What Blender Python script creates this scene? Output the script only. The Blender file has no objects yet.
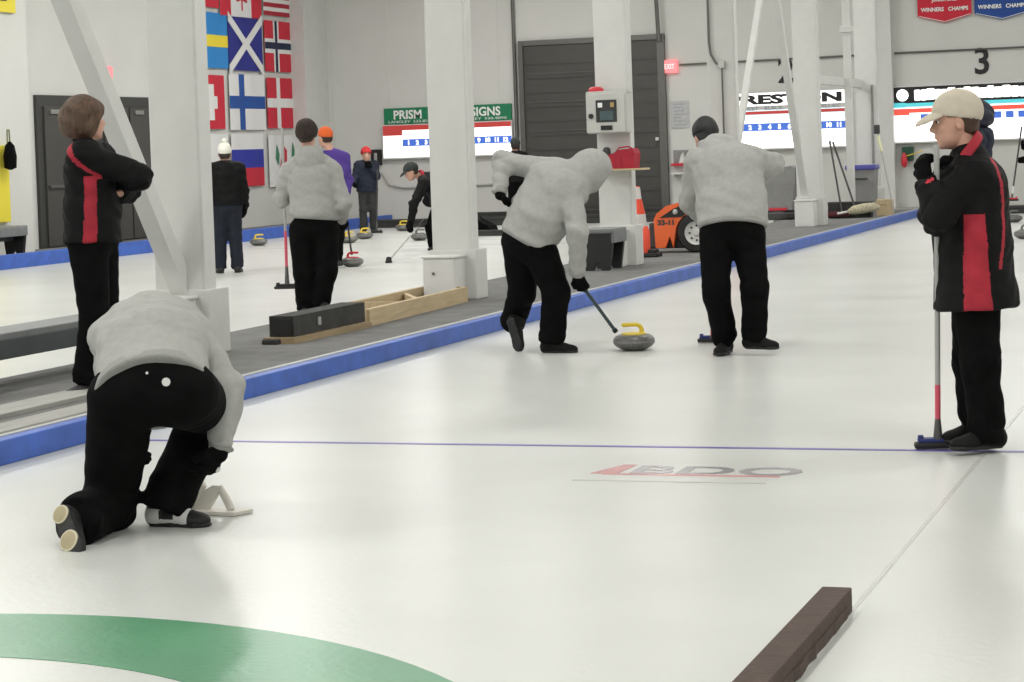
import bpy, bmesh, math, random
import numpy as np
from mathutils import Vector, Matrix
random.seed(4)
PI = math.pi
SC = bpy.context.scene
COL = SC.collection

# ------------------------------------------------------------------ camera
YAW, PITCH, ROLL = math.radians(19.3), math.radians(1.5), math.radians(-2.0)
FPX = 2150.0
fw = Vector((-math.sin(YAW)*math.cos(PITCH), math.cos(YAW)*math.cos(PITCH), -math.sin(PITCH)))
r0 = Vector((math.cos(YAW), math.sin(YAW), 0)); u0 = r0.cross(fw)
r1 = math.cos(ROLL)*r0 + math.sin(ROLL)*u0
u1 = -math.sin(ROLL)*r0 + math.cos(ROLL)*u0
cd = bpy.data.cameras.new('camera'); cam = bpy.data.objects.new('camera', cd); COL.objects.link(cam)
cam.matrix_world = Matrix(((r1.x, u1.x, -fw.x, 0), (r1.y, u1.y, -fw.y, 0), (r1.z, u1.z, -fw.z, 1.42), (0, 0, 0, 1)))
cd.sensor_fit = 'HORIZONTAL'; cd.sensor_width = 36.0
cd.lens = 36.0*FPX/1024.0
cd.shift_y = -135.0/1024.0
cd.clip_start = 0.05; cd.clip_end = 200
SC.camera = cam

# ------------------------------------------------------------------ world, exposure
SC.view_settings.view_transform = 'Standard'
SC.view_settings.look = 'None'
SC.view_settings.gamma = 1.0
SC.view_settings.use_curve_mapping = False
SC.view_settings.exposure = 0.0
w = bpy.data.worlds.new('world'); SC.world = w; w.use_nodes = True
w.node_tree.nodes['Background'].inputs[0].default_value = (0.9, 0.95, 1.0, 1)
w.node_tree.nodes['Background'].inputs[1].default_value = 0.3

CEIL = 6.4
LAMP_W = 150.0          # watts of each ceiling lamp
LAMPS = [(x, y, k if not (x < -9 and x > -10 and y < 10) else 1.05) for x, k in ((-13.6, 1.25), (-9.6, .55), (-3.4, .55), (2.2, .85)) for y in (-2.0, 5.5, 13.0, 20.5, 28.0, 34.5)]

# ------------------------------------------------------------------ materials
MATS = {}
def mat(name, col, rough=0.6, metal=0.0, spec=0.5, noise=0.0, nscale=8.0, bump=0.0, bscale=60.0, emit=0.0, coat=0.0, nstretch=(1, 1, 1)):
    if name in MATS: return MATS[name]
    m = bpy.data.materials.new(name); m.use_nodes = True
    nt = m.node_tree; b = nt.nodes['Principled BSDF']
    b.inputs['Base Color'].default_value = (*col, 1)
    b.inputs['Roughness'].default_value = rough
    b.inputs['Metallic'].default_value = metal
    b.inputs['Specular IOR Level'].default_value = spec
    b.inputs['Coat Weight'].default_value = coat
    tc = nt.nodes.new('ShaderNodeTexCoord'); mp = nt.nodes.new('ShaderNodeMapping')
    mp.inputs['Scale'].default_value = nstretch
    nt.links.new(tc.outputs['Object'], mp.inputs['Vector'])
    if noise > 0:
        n = nt.nodes.new('ShaderNodeTexNoise'); n.inputs['Scale'].default_value = nscale; n.inputs['Detail'].default_value = 5
        nt.links.new(mp.outputs[0], n.inputs['Vector'])
        r = nt.nodes.new('ShaderNodeMapRange'); r.inputs[1].default_value = 0.3; r.inputs[2].default_value = 0.7
        r.inputs[3].default_value = 1 - noise; r.inputs[4].default_value = 1 + noise
        nt.links.new(n.outputs[0], r.inputs[0])
        mx = nt.nodes.new('ShaderNodeVectorMath'); mx.operation = 'SCALE'
        mx.inputs[0].default_value = col
        nt.links.new(r.outputs[0], mx.inputs['Scale']); nt.links.new(mx.outputs[0], b.inputs['Base Color'])
    if bump > 0:
        n2 = nt.nodes.new('ShaderNodeTexNoise'); n2.inputs['Scale'].default_value = bscale; n2.inputs['Detail'].default_value = 3
        nt.links.new(mp.outputs[0], n2.inputs['Vector'])
        bp = nt.nodes.new('ShaderNodeBump'); bp.inputs['Strength'].default_value = bump; bp.inputs['Distance'].default_value = 0.01
        nt.links.new(n2.outputs[0], bp.inputs['Height']); nt.links.new(bp.outputs[0], b.inputs['Normal'])
    if emit > 0:
        b.inputs['Emission Color'].default_value = (*col, 1); b.inputs['Emission Strength'].default_value = emit
    MATS[name] = m
    return m

M_ice = mat('ice', (0.635, 0.645, 0.617), 0.30, spec=0.4, noise=0.055, nscale=0.9, bump=0.12, bscale=30)
M_wall = mat('painted_wall', (0.66, 0.66, 0.63), 0.7, noise=0.03, nscale=1.2, bump=0.1, bscale=14)
M_white = mat('white_paint', (0.66, 0.66, 0.64), 0.5, noise=0.03, nscale=5, bump=0.1, bscale=40)
M_whitebox = mat('white_box', (0.72, 0.72, 0.70), 0.45, noise=0.03, nscale=9)
M_ceil = mat('ceiling_paint', (0.78, 0.78, 0.76), 0.8)
M_blue = mat('blue_kerb', (0.045, 0.12, 0.48), 0.45, noise=0.18, nscale=6, bump=0.1)
M_bluedk = mat('blue_lid', (0.09, 0.09, 0.38), 0.5)
M_carpet = mat('grey_carpet', (0.21, 0.21, 0.205), 0.95, spec=0.1, noise=0.12, nscale=5, bump=0.5, bscale=220)
M_strip = mat('pale_grey_strip', (0.36, 0.355, 0.33), 0.8, noise=0.12, nscale=7, nstretch=(4, .4, 1))
M_shadowstrip = mat('shadow_strip', (0.13, 0.13, 0.125), 0.8)  # dark tone of the painted shadow between the step boards
M_bench = mat('grey_bench', (0.19, 0.20, 0.20), 0.55, noise=0.1, nscale=8)
M_benchleg = mat('bench_leg', (0.012, 0.013, 0.014), 0.5)
M_benchdk = mat('bench_front', (0.055, 0.065, 0.068), 0.5, noise=0.1, nscale=8)
M_door = mat('dark_door', (0.062, 0.060, 0.054), 0.45, noise=0.08, nscale=3)
M_dframe = mat('door_frame', (0.045, 0.045, 0.042), 0.5)
M_steel = mat('steel', (0.5, 0.5, 0.48), 0.35, metal=0.8)
M_steeldk = mat('dark_steel', (0.14, 0.14, 0.13), 0.4, metal=0.5)
M_black = mat('black_rubber', (0.012, 0.012, 0.012), 0.6)
M_blackcl = mat('black_cloth', (0.0045, 0.0045, 0.0048), 0.9, spec=0.08, noise=0.25, nscale=10, bump=0.3, bscale=25)
M_blackjk = mat('black_jacket', (0.006, 0.006, 0.0065), 0.7, spec=0.15, noise=0.2, nscale=9, bump=0.4, bscale=16)
M_redcl = mat('red_cloth', (0.38, 0.012, 0.030), 0.7, noise=0.15, nscale=12, bump=0.3, bscale=20)
M_grey = mat('heather_grey_fleece', (0.40, 0.40, 0.385), 0.95, spec=0.1, noise=0.06, nscale=30, bump=0.35, bscale=22)
M_greydk = mat('grey_rib', (0.33, 0.33, 0.315), 0.95, spec=0.1, bump=0.3, bscale=90)
M_shoebk = mat('black_shoe', (0.009, 0.009, 0.009), 0.7, spec=.2)
M_navy = mat('navy_cloth', (0.007, 0.012, 0.028), 0.8, noise=0.2, nscale=9)
M_jeans = mat('dark_denim', (0.0045, 0.008, 0.018), 0.85, noise=0.2, nscale=12)
M_purple = mat('purple_cloth', (0.075, 0.035, 0.26), 0.8, noise=0.1)
M_skin = mat('skin', (0.62, 0.35, 0.26), 0.5, noise=0.06, nscale=14)
M_eye = mat('eye_dark', (0.02, 0.012, 0.008), 0.3)
M_hairbr = mat('brown_hair', (0.095, 0.052, 0.030), 0.65, noise=0.4, nscale=16, bump=0.7, bscale=30, nstretch=(3, 3, .6))
M_hairdk = mat('dark_brown_hair', (0.030, 0.018, 0.013), 0.7, noise=0.3, nscale=18, bump=0.6, bscale=30)
M_hairred = mat('reddish_brown_hair', (0.085, 0.040, 0.022), 0.7, noise=0.3, nscale=18)
M_cap = mat('cream_cap', (0.60, 0.54, 0.44), 0.85, noise=0.06, nscale=20, bump=0.2, bscale=80)
M_capw = mat('white_knit', (0.85, 0.84, 0.76), 0.9, bump=0.4, bscale=60)
M_capo = mat('orange_knit', (0.75, 0.13, 0.03), 0.9, bump=0.4, bscale=60)
M_capred = mat('red_knit', (0.60, 0.035, 0.04), 0.9, bump=0.4, bscale=60)
M_capbr = mat('dark_brown_knit', (0.035, 0.024, 0.020), 0.95, noise=0.3, nscale=30, bump=0.5, bscale=70)
M_capbk = mat('charcoal_cap', (0.03, 0.035, 0.033), 0.9)
M_shoewh = mat('white_leather', (0.72, 0.72, 0.70), 0.45)
M_tan = mat('tan_disc', (0.42, 0.36, 0.22), 0.6, noise=0.08, nscale=30)
M_tand = mat('tan_disc_rim', (0.62, 0.58, 0.42), 0.6)
M_shaft = mat('grey_shaft', (0.42, 0.42, 0.41), 0.35, spec=0.6)
M_shaftdk = mat('dark_shaft', (0.03, 0.055, 0.06), 0.35, spec=0.6)
M_red = mat('red_plastic', (0.62, 0.03, 0.05), 0.45)
M_pink = mat('pinkish_red_plastic', (0.72, 0.10, 0.16), 0.45)
M_bluehd = mat('blue_broom_head', (0.02, 0.03, 0.16), 0.5)
M_granite = mat('grey_granite', (0.13, 0.13, 0.12), 0.3, noise=0.5, nscale=90, spec=0.6)
M_band = mat('granite_striking_band', (0.22, 0.22, 0.21), 0.6, noise=0.3, nscale=90)
M_yellow = mat('yellow_plastic', (0.78, 0.58, 0.04), 0.4)
M_yelsign = mat('yellow_sign', (0.80, 0.68, 0.05), 0.5)
M_stab = mat('ivory_plastic', (0.74, 0.71, 0.64), 0.4)
M_wood = mat('pale_lumber', (0.56, 0.44, 0.27), 0.7, noise=0.12, nscale=5, bump=0.2, bscale=30, nstretch=(6, .6, 6))
M_woodbr = mat('tan_lumber', (0.36, 0.27, 0.16), 0.75, noise=0.15, nscale=5, nstretch=(6, .6, 6))
M_foam = mat('dark_grey_foam', (0.042, 0.042, 0.040), 0.85, noise=0.2, nscale=12, bump=0.3, bscale=30)
M_brown = mat('brown_foam', (0.078, 0.052, 0.042), 0.85, noise=0.12, nscale=14, bump=0.4, bscale=60)
M_green = mat('green_sign', (0.005, 0.20, 0.085), 0.5)
M_greenline = mat('green_ring', (0.095, 0.29, 0.155), 0.30, spec=0.35, noise=0.12, nscale=2.2, bump=0.12, bscale=30)
M_iceblue = mat('violet_line', (0.15, 0.12, 0.42), 0.3, noise=0.2, nscale=3)
M_icegrey = mat('faint_grey_line', (0.60, 0.60, 0.58), 0.25)
M_icedark = mat('grey_ice_paint', (0.34, 0.32, 0.34), 0.25, noise=0.3, nscale=5)
M_icered = mat('faded_red_ice_paint', (0.66, 0.32, 0.32), 0.25, noise=0.2, nscale=5)
M_lit = mat('lit_panel', (1.0, 1.0, 0.98), 0.4, emit=1.25)
M_litred = mat('lit_red', (0.50, 0.05, 0.045), 0.4, emit=0.35)
M_litred2 = mat('lit_bright_red', (0.85, 0.10, 0.07), 0.4, emit=0.5)
M_litblue = mat('lit_blue', (0.06, 0.16, 0.62), 0.4, emit=0.5)
M_litcyan = mat('lit_cyan', (0.10, 0.62, 0.70), 0.4, emit=0.5)
M_litsky = mat('lit_pale_blue', (0.72, 0.90, 0.95), 0.4, emit=0.7)
M_txtblack = mat('black_lettering', (0.01, 0.01, 0.012), 0.5)
M_txtgrey = mat('grey_lettering', (0.35, 0.38, 0.42), 0.5)
M_txtwhite = mat('white_lettering', (0.9, 0.9, 0.88), 0.5)
M_exit = mat('pink_exit_light', (0.95, 0.22, 0.24), 0.4, emit=0.8)
M_exitw = mat('exit_pale', (1.0, 0.75, 0.72), 0.4, emit=1.0)
M_glass = mat('dark_window', (0.03, 0.035, 0.035), 0.12, spec=0.7)
M_aed = mat('cabinet_grey', (0.55, 0.55, 0.52), 0.4, noise=0.03)
M_orange = mat('orange_paint', (0.85, 0.13, 0.02), 0.35, noise=0.08, nscale=4, coat=0.3)
M_orange2 = mat('traffic_orange', (0.88, 0.09, 0.04), 0.5)
M_bin = mat('grey_bin', (0.25, 0.25, 0.245), 0.6, noise=0.08)
M_bindk = mat('dark_bin', (0.06, 0.06, 0.06), 0.7, noise=0.15)
M_fuzz = mat('straw_fleece', (0.50, 0.46, 0.33), 1.0, noise=0.3, nscale=30, bump=0.8, bscale=60)
M_lampd = mat('lamp_diffuser', (1, 1, 1), 0.5, emit=4.0)
F_blue = mat('flag_light_blue', (0.03, 0.24, 0.60), 0.8); F_yel = mat('flag_yellow', (0.85, 0.68, 0.05), 0.8)
F_navy = mat('flag_navy', (0.025, 0.03, 0.24), 0.8); F_white = mat('flag_white', (0.78, 0.78, 0.77), 0.8)
F_red = mat('flag_red', (0.60, 0.025, 0.05), 0.8); F_black = mat('flag_dark_navy', (0.015, 0.02, 0.06), 0.8)
F_fin = mat('flag_mid_blue', (0.02, 0.085, 0.34), 0.8); F_rb = mat('flag_royal_blue', (0.03, 0.04, 0.36), 0.8)
F_brick = mat('flag_brick', (0.40, 0.02, 0.04), 0.8); F_green = mat('flag_green', (0.05, 0.22, 0.12), 0.8)

# ------------------------------------------------------------------ object helpers
def tagit(o, label=None, cat=None, group=None, kind=None):
    if label: o['label'] = label
    if cat: o['category'] = cat
    if group: o['group'] = group
    if kind: o['kind'] = kind
    return o
def thing(name, label, cat, loc=(0, 0, 0), rz=0.0, group=None):
    o = bpy.data.objects.new(name, None); COL.objects.link(o); o.empty_display_size = 0.1
    o.location = loc; o.rotation_euler = (0, 0, rz)
    return tagit(o, label, cat, group)
def link(name, me, m, parent=None, smooth=False, label=None):
    o = bpy.data.objects.new(name, me); COL.objects.link(o)
    for k in (m if isinstance(m, (list, tuple)) else [m]): me.materials.append(k)
    if smooth:
        me.polygons.foreach_set('use_smooth', [True]*len(me.polygons))
    if parent: o.parent = parent
    if label: o['label'] = label
    return o
class MB:
    """collects boxes, tubes, lathes into one bmesh; index mi picks the material slot"""
    def __init__(s): s.bm = bmesh.new()
    def _done(s, faces, mi):
        for f in faces: f.material_index = mi
    def box(s, x0, x1, y0, y1, z0, z1, bev=0.0, mi=0, M=None):
        r = bmesh.ops.create_cube(s.bm, size=1.0)
        vs = r['verts']
        for v in vs:
            v.co = Vector(((x0+x1)/2 + v.co.x*(x1-x0), (y0+y1)/2 + v.co.y*(y1-y0), (z0+z1)/2 + v.co.z*(z1-z0)))
        fs = list({f for v in vs for f in v.link_faces})
        if bev > 0:
            es = list({e for f in fs for e in f.edges})
            rb = bmesh.ops.bevel(s.bm, geom=es, offset=bev, segments=2, profile=0.6, affect='EDGES')
            vs = list({v for f in rb['faces'] for v in f.verts} | {v for v in vs if v.is_valid})
            fs = list({f for v in vs for f in v.link_faces})
        if M is not None:
            for v in vs: v.co = M @ v.co
        s._done(fs, mi); return s
    def tube(s, pts, rad, n=10, mi=0, caps=True, sx=1.0):
        pts = [Vector(p) for p in pts]
        if not isinstance(rad, (list, tuple)): rad = [rad]*len(pts)
        rings = []; up = None
        for i, p in enumerate(pts):
            d = (pts[min(i+1, len(pts)-1)] - pts[max(i-1, 0)]).normalized()
            if up is None:
                up = Vector((0, 0, 1)) if abs(d.z) < 0.9 else Vector((0, 1, 0))
            a = d.cross(up).normalized(); b = a.cross(d).normalized(); up = b
            rings.append([s.bm.verts.new(p + (a*math.cos(2*PI*k/n)*sx + b*math.sin(2*PI*k/n))*rad[i]) for k in range(n)])
        fs = []
        for i in range(len(rings)-1):
            for k in range(n):
                fs.append(s.bm.faces.new((rings[i][k], rings[i][(k+1) % n], rings[i+1][(k+1) % n], rings[i+1][k])))
        if caps:
            fs.append(s.bm.faces.new(rings[0][::-1])); fs.append(s.bm.faces.new(rings[-1]))
        s._done(fs, mi); return s
    def lathe(s, prof, n=32, mi=None, c=(0, 0, 0), M=None, caps=True):
        rings = []
        for (r, z) in prof:
            rings.append([s.bm.verts.new(Vector(c) + Vector((r*math.cos(2*PI*k/n), r*math.sin(2*PI*k/n), z))) for k in range(n)])
        if M is not None:
            for rg in rings:
                for v in rg: v.co = M @ v.co
        for i in range(len(rings)-1):
            for k in range(n):
                f = s.bm.faces.new((rings[i][k], rings[i][(k+1) % n], rings[i+1][(k+1) % n], rings[i+1][k]))
                f.material_index = (mi[i] if isinstance(mi, (list, tuple)) else (mi or 0))
        if not caps: return s
        a = s.bm.faces.new(rings[0][::-1]); b = s.bm.faces.new(rings[-1])
        a.material_index = mi[0] if isinstance(mi, (list, tuple)) else (mi or 0)
        b.material_index = mi[-1] if isinstance(mi, (list, tuple)) else (mi or 0)
        return s
    def prism(s, poly, a0, a1, axis='y', mi=0):
        def P(p, t):
            if axis == 'y': return Vector((p[0], t, p[1]))
            if axis == 'x': return Vector((t, p[0], p[1]))
            return Vector((p[0], p[1], t))
        A = [s.bm.verts.new(P(p, a0)) for p in poly]; B = [s.bm.verts.new(P(p, a1)) for p in poly]
        n = len(poly); fs = [s.bm.faces.new(A), s.bm.faces.new(B[::-1])]
        for k in range(n): fs.append(s.bm.faces.new((A[k], B[k], B[(k+1) % n], A[(k+1) % n])))
        s._done(fs, mi); return s
    def build(s, name, m, parent=None, smooth=False, label=None):
        bmesh.ops.recalc_face_normals(s.bm, faces=s.bm.faces)
        me = bpy.data.meshes.new(name); s.bm.to_mesh(me); s.bm.free()
        o = link(name, me, m, parent, label=label)
        if smooth:
            me.polygons.foreach_set('use_smooth', [True]*len(me.polygons))
            me.set_sharp_from_angle(angle=math.radians(40))
        return o
def struct(o): o['kind'] = 'structure'; return o
def copy_tree(o, loc=None, rz=None, label=None, parent=None):
    c = o.copy(); COL.objects.link(c)
    if parent: c.parent = parent
    if loc is not None: c.location = loc
    if rz is not None: c.rotation_euler = (0, 0, rz)
    if label: c['label'] = label
    for ch in list(o.children): copy_tree(ch, parent=c)
    return c
def text(name, s, size, mtx, m, parent=None, ext=0.004, sx=1.0, bold=0.0, width=None, shear=0.0):
    """lettering mesh; mtx places its local XY plane; width scales the line to a length"""
    cu = bpy.data.curves.new(name, 'FONT'); cu.body = s; cu.size = size; cu.extrude = ext; cu.offset = bold
    cu.resolution_u = 3; cu.align_x = 'CENTER'; cu.align_y = 'CENTER'; cu.shear = shear
    t = bpy.data.objects.new('tmp', cu); COL.objects.link(t)
    me = bpy.data.meshes.new_from_object(t.evaluated_get(bpy.context.evaluated_depsgraph_get()))
    bpy.data.objects.remove(t); me.name = name
    xs = [v.co.x for v in me.vertices]; ys = [v.co.y for v in me.vertices]
    if width and xs:
        sx = width/(max(xs)-min(xs))
    cx = (max(xs)+min(xs))/2; cy = (max(ys)+min(ys))/2
    for v in me.vertices: v.co = mtx @ Vector(((v.co.x-cx)*sx, v.co.y-cy, v.co.z))
    me.materials.clear()
    return link(name, me, m, parent)
def back_wall(x, z, y): # lettering on a plane facing -Y
    return Matrix.Translation((x, y, z)) @ Matrix(((1, 0, 0, 0), (0, 0, -1, 0), (0, 1, 0, 0), (0, 0, 0, 1)))

# ------------------------------------------------------------------ the hall
YB, XL, XR, YF = 40.0, -18.2, 6.0, -7.0
struct(MB().box(XL-.3, XR+.3, YF-.3, YB+.3, -0.3, 0.0).build('floor', M_ice))
wb = MB().box(XL-.3, XR+.3, YB, YB+.3, 0, CEIL).build('wall_back', M_wall); struct(wb)
struct(MB().box(XL-.3, XL, YF, YB, 0, CEIL).build('wall_left', M_wall))
struct(MB().box(XR, XR+.3, YF, YB, 0, CEIL).build('wall_right', M_wall))
struct(MB().box(XL-.3, XR+.3, YF-.3, YF, 0, CEIL).build('wall_front', M_wall))
struct(MB().box(XL-.3, XR+.3, YF-.3, YB+.3, CEIL, CEIL+.2).build('ceiling', M_ceil))
# middle walkway, its blue kerb and the step boards at its near end
wk = MB().box(-7.4, -5.79, YF, 36.0, 0, 0.118).box(-7.9, -5.79, 36.0, 38.3, 0, 0.118).build('walkway', M_carpet); struct(wk)
kb = MB().box(-5.79, -5.70, YF, 38.3, 0, 0.12, bev=.008).build('blue_kerb', M_blue); struct(kb)
struct(MB().box(-5.835, -5.785, YF, 38.3, 0.1, 0.125).build('kerb_edging', mat('kerb_edging', (.46, .47, .46), .6)))
struct(MB().box(-6.04, -5.83, YF, 11.0, 0.1, 0.135, bev=.005).box(-6.42, -6.17, YF, 11.0, 0.1, 0.15, bev=.005).build('step_board', M_strip))
struct(MB().box(-6.17, -6.05, YF, 11.0, 0.1, 0.126).build('step_shadow', M_shadowstrip))  # dark strip laid in as the step's shadow between the boards
# far walkway behind the back line of the sheets, and the left walkway
struct(MB().box(-18.2, -16.66, YF, 39.9, 0, 0.118).build('left_walkway', M_carpet))
struct(MB().box(-16.66, -16.52, YF, 39.9, 0, 0.20, bev=.01).build('left_blue_kerb', M_blue))
struct(MB().box(-16.5, XR, 38.6, 39.98, 0, 0.10).build('end_walkway', M_strip))
# wall details: battens, pilaster, steel trim
wbm = MB()
for x in (-17.75, -16.55, -14.2): wbm.box(x-.02, x+.02, YB-.012, YB, 0, CEIL)
wbm.box(-16.5, -14.2, YB-.02, YB, 0.75, 0.78)
struct(wbm.build('trim_1', M_wall))
struct(MB().box(-6.78, -6.42, YB-.28, YB, 0, CEIL).build('trim_2', M_white))
struct(MB().box(XL, XL+.34, 38.9, YB, 0, CEIL).build('trim_3', M_white))
struct(MB().box(XL, XL+.42, 24.0, 28.62, 0, CEIL).build('trim_4', M_wall))
struct(MB().box(-10.45, -9.3, YB-.03, YB, 0, 2.45).box(-10.75, -10.45, YB-.015, YB, 0, 2.45).build('trim_5', M_wall))
struct(MB().box(-10.2, -9.6, YB-.05, YB-.03, 0.1, 2.2).box(-6.4, XR, YB-.05, YB, 2.34, 2.40).build('trim_6', M_white))
# roll-up door
rd = MB().box(-13.66, -10.9, YB-.06, YB-.02, 0, 3.44)
for k in range(11): rd.box(-13.66, -10.9, YB-.075, YB-.055, 0.28*k+.26, 0.28*k+.275)
d2 = struct(rd.build('door_2', M_door))
MB().box(-13.74, -13.64, YB-.12, YB-.02, 0, 3.5).box(-10.92, -10.78, YB-.12, YB-.02, 0, 3.5).box(-13.74, -10.78, YB-.10, YB-.02, 3.44, 3.54).build('door_frame', M_steeldk, d2)
MB().box(-11.93, -11.88, YB-.1, YB-.06, 2.5, 2.9, bev=.01).build('door_handle', M_steel, d2)
MB().box(-11.0, -10.94, YB-.13, YB-.1, 1.5, 1.56).build('wall_switch', M_white, d2)
# lighter lines added as painted highlights where the roll-up slats catch light
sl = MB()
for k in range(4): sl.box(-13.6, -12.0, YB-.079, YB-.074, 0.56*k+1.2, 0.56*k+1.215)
sl.build('slat_highlight', M_steeldk, d2)
# double doors in the left wall
Y0, Y1 = 29.42, 33.25
dd = struct(MB().box(XL, XL+.05, Y0, Y1, 0.1, 2.54).build('door_1', M_dframe))
for (a, b) in ((Y0+.18, Y0+1.02), (Y0+1.06, Y0+1.88), (Y0+2.05, Y0+2.85), (Y0+2.9, Y0+3.55)):
    lf = MB().box(XL+.04, XL+.085, a, b, 0.14, 2.36, bev=.006).build('door_leaf', M_door, dd)
    MB().box(XL+.085, XL+.13, a+.04, b-.04, 1.06, 1.11, bev=.01).build('push_bar', M_steeldk, lf)
    MB().box(XL+.085, XL+.16, a+.7, a+.76, 0.96, 1.26, bev=.01).build('door_handle', M_steel, lf)
    MB().box(XL+.08, XL+.12, a+.15, a+.42, 2.24, 2.31, bev=.008).build('door_closer', M_steel, lf)
# ice markings, paper thin paint under the surface
def flat(name, poly, z, m): 
    return struct(MB().prism(poly, z-.002, z, 'z').build(name, m))
flat('back_line', [(-5.7, 9.695), (-5.7, 9.735), (XR, 9.735), (XR, 9.695)], .0025, M_iceblue)
flat('side_line', [(-1.208, YF), (-1.192, YF), (-1.192, 38), (-1.208, 38)], .002, M_icegrey)
for yy in (30.5, 32.2): flat('far_line', [(-16.4, yy), (-16.4, yy+.03), (-7.5, yy+.03), (-7.5, yy)], .002, M_icegrey)
N = 96
rg = MB()
cx, cy, ro, ri = -3.47, 3.93, 1.975, 1.42
for k in range(N):
    a, b = 2*PI*k/N, 2*PI*(k+1)/N
    rg.prism([(cx+ri*math.cos(a), cy+ri*math.sin(a)), (cx+ro*math.cos(a), cy+ro*math.sin(a)), (cx+ro*math.cos(b), cy+ro*math.sin(b)), (cx+ri*math.cos(b), cy+ri*math.sin(b))], 0.0, 0.002, 'z')
struct(rg.build('house_ring', M_greenline))
tm = Matrix.Translation((-2.26, 9.03, .001))
struct(text('ice_lettering', 'BDO', 0.30, tm, M_icedark, ext=0.001, width=0.74, bold=0.006))
flat('ice_underline', [(-2.74, 8.88), (-1.96, 8.88), (-1.96, 8.91), (-2.74, 8.91)], .0022, M_icered)
flat('ice_logo_bar', [(-2.80, 8.90), (-2.68, 8.90), (-2.66, 9.16), (-2.72, 9.16)], .0021, M_icered)
flat('ice_thin_line', [(-2.82, 8.70), (-1.98, 8.70), (-1.98, 8.715), (-2.82, 8.715)], .0022, M_icegrey)

# ceiling lamps
def lamp(x, y, k, proto={}):
    lab = 'long white strip lamp hanging under the ceiling of the curling hall'
    if k not in proto:
        t = thing('ceiling_lamp', lab, 'lamp', (x, y, CEIL-.35), 0, 'strip lamps under the ceiling')
        MB().box(-.3, .3, -.9, .9, .03, .12, bev=.01).build('housing', M_white, t)
        MB().box(-.26, .26, -.86, .86, 0.0, .03).build('diffuser', M_lampd, t)
        MB().tube([(0, -.7, .12), (0, -.7, .35)], .01, 6).tube([(0, .7, .12), (0, .7, .35)], .01, 6).build('hanger', M_steel, t)
        L = bpy.data.lights.new('lamp_light', 'AREA'); L.shape = 'RECTANGLE'; L.size = 0.5; L.size_y = 1.7; L.energy = LAMP_W*k
        L.color = (1.0, 0.985, 0.95)
        lo = bpy.data.objects.new('lamp_light', L); COL.objects.link(lo); lo.parent = t; lo.location = (0, 0, -.02)
        proto[k] = t
        return t
    return copy_tree(proto[k], loc=(x, y, CEIL-.35))
for (x, y, k) in LAMPS: lamp(x, y, k)

# ------------------------------------------------------------------ steel columns with boxed footings
CX = [-6.90, -6.77, -6.67, -6.60, -6.47, -6.40]
CY = [12.9, 17.7, 22.45, 27.2, 32.0, 36.8]
clab = ['nearest white column, with a sloping brace in front of the double doors', 'white column standing between the crouching black-clad curler and the stone pusher',
        'white column that carries the grey cabinet and the red bag', 'white column rising behind the sweeper in the grey hoodie',
        'white column with a boxed footing beside the grey bins', 'farthest white column beside the blue-lidded bin']
for i, (x, y) in enumerate(zip(CX, CY)):
    c = thing('column', clab[i], 'column', (x, y, .118), 0, 'white columns along the walkway')
    MB().box(-.18, .185, -.02, .13, 0.0, CEIL-.12, bev=.012).box(.185, .20, -.02, .13, .4, CEIL-.12).build('shaft', M_white, c)
    MB().box(-.16, .13, -.32, -.02, 0, .38, bev=.012).box(-.17, .145, -.332, 0, .38, .40, bev=.006).build('front_box', M_whitebox, c)
    MB().box(-.20, .23, -.03, .26, 0, .44, bev=.012).build('footing', M_white, c)
    if i in (0, 1):
        MB().lathe([(.0001, 0), (.012, 0), (.012, .012), (.0001, .014)], 12, M=Matrix.Translation((-.06, -.322, .25)) @ Matrix.Rotation(PI/2, 4, 'X')).build('bolt', M_steeldk, c)
# braces leaning in the line of the columns (channel sections)
def brace(p0, p1, w, lab):
    p0, p1 = Vector(p0), Vector(p1); d = (p1-p0); L = d.length; d.normalize()
    x = Vector((1, 0, 0)); n = d.cross(x).normalized()
    Mx = Matrix((( x.x, n.x, d.x, p0.x), (x.y, n.y, d.y, p0.y), (x.z, n.z, d.z, p0.z), (0, 0, 0, 1)))
    t = MB().box(-w*.42, w*.42, -w*.42, w*.42, 0, L, bev=.006, M=Mx)
    o = t.build('column_brace', M_white)
    return tagit(o, lab, 'brace')
brace((-6.90, 12.93, .55), (-6.90, 9.6, 5.15), .15, 'steel brace rising left from the footing of the nearest column')
brace((-6.60, 27.3, .55), (-6.60, 31.95, 6.2), .10, 'steel brace rising to the right behind the sweeper')
brace((-6.50, 31.85, .60), (-6.50, 28.9, 5.8), .12, 'steel brace rising left from the column by the grey bins')
tagit(MB().box(-6.55, -6.45, 32.14, 36.77, 2.27, 2.41, bev=.01).build('cross_beam', M_white), 'white beam joining the two farthest columns', 'beam')
tp = MB().box(-6.46, -6.34, 35.1, 35.2, .118, CEIL-.02, bev=.01).box(-6.5, -6.3, 35.07, 35.23, 3.15, 3.25, bev=.01).build('thin_post', M_white)
tagit(tp, 'thin white post crossing the beam between the farthest columns', 'post')

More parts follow.
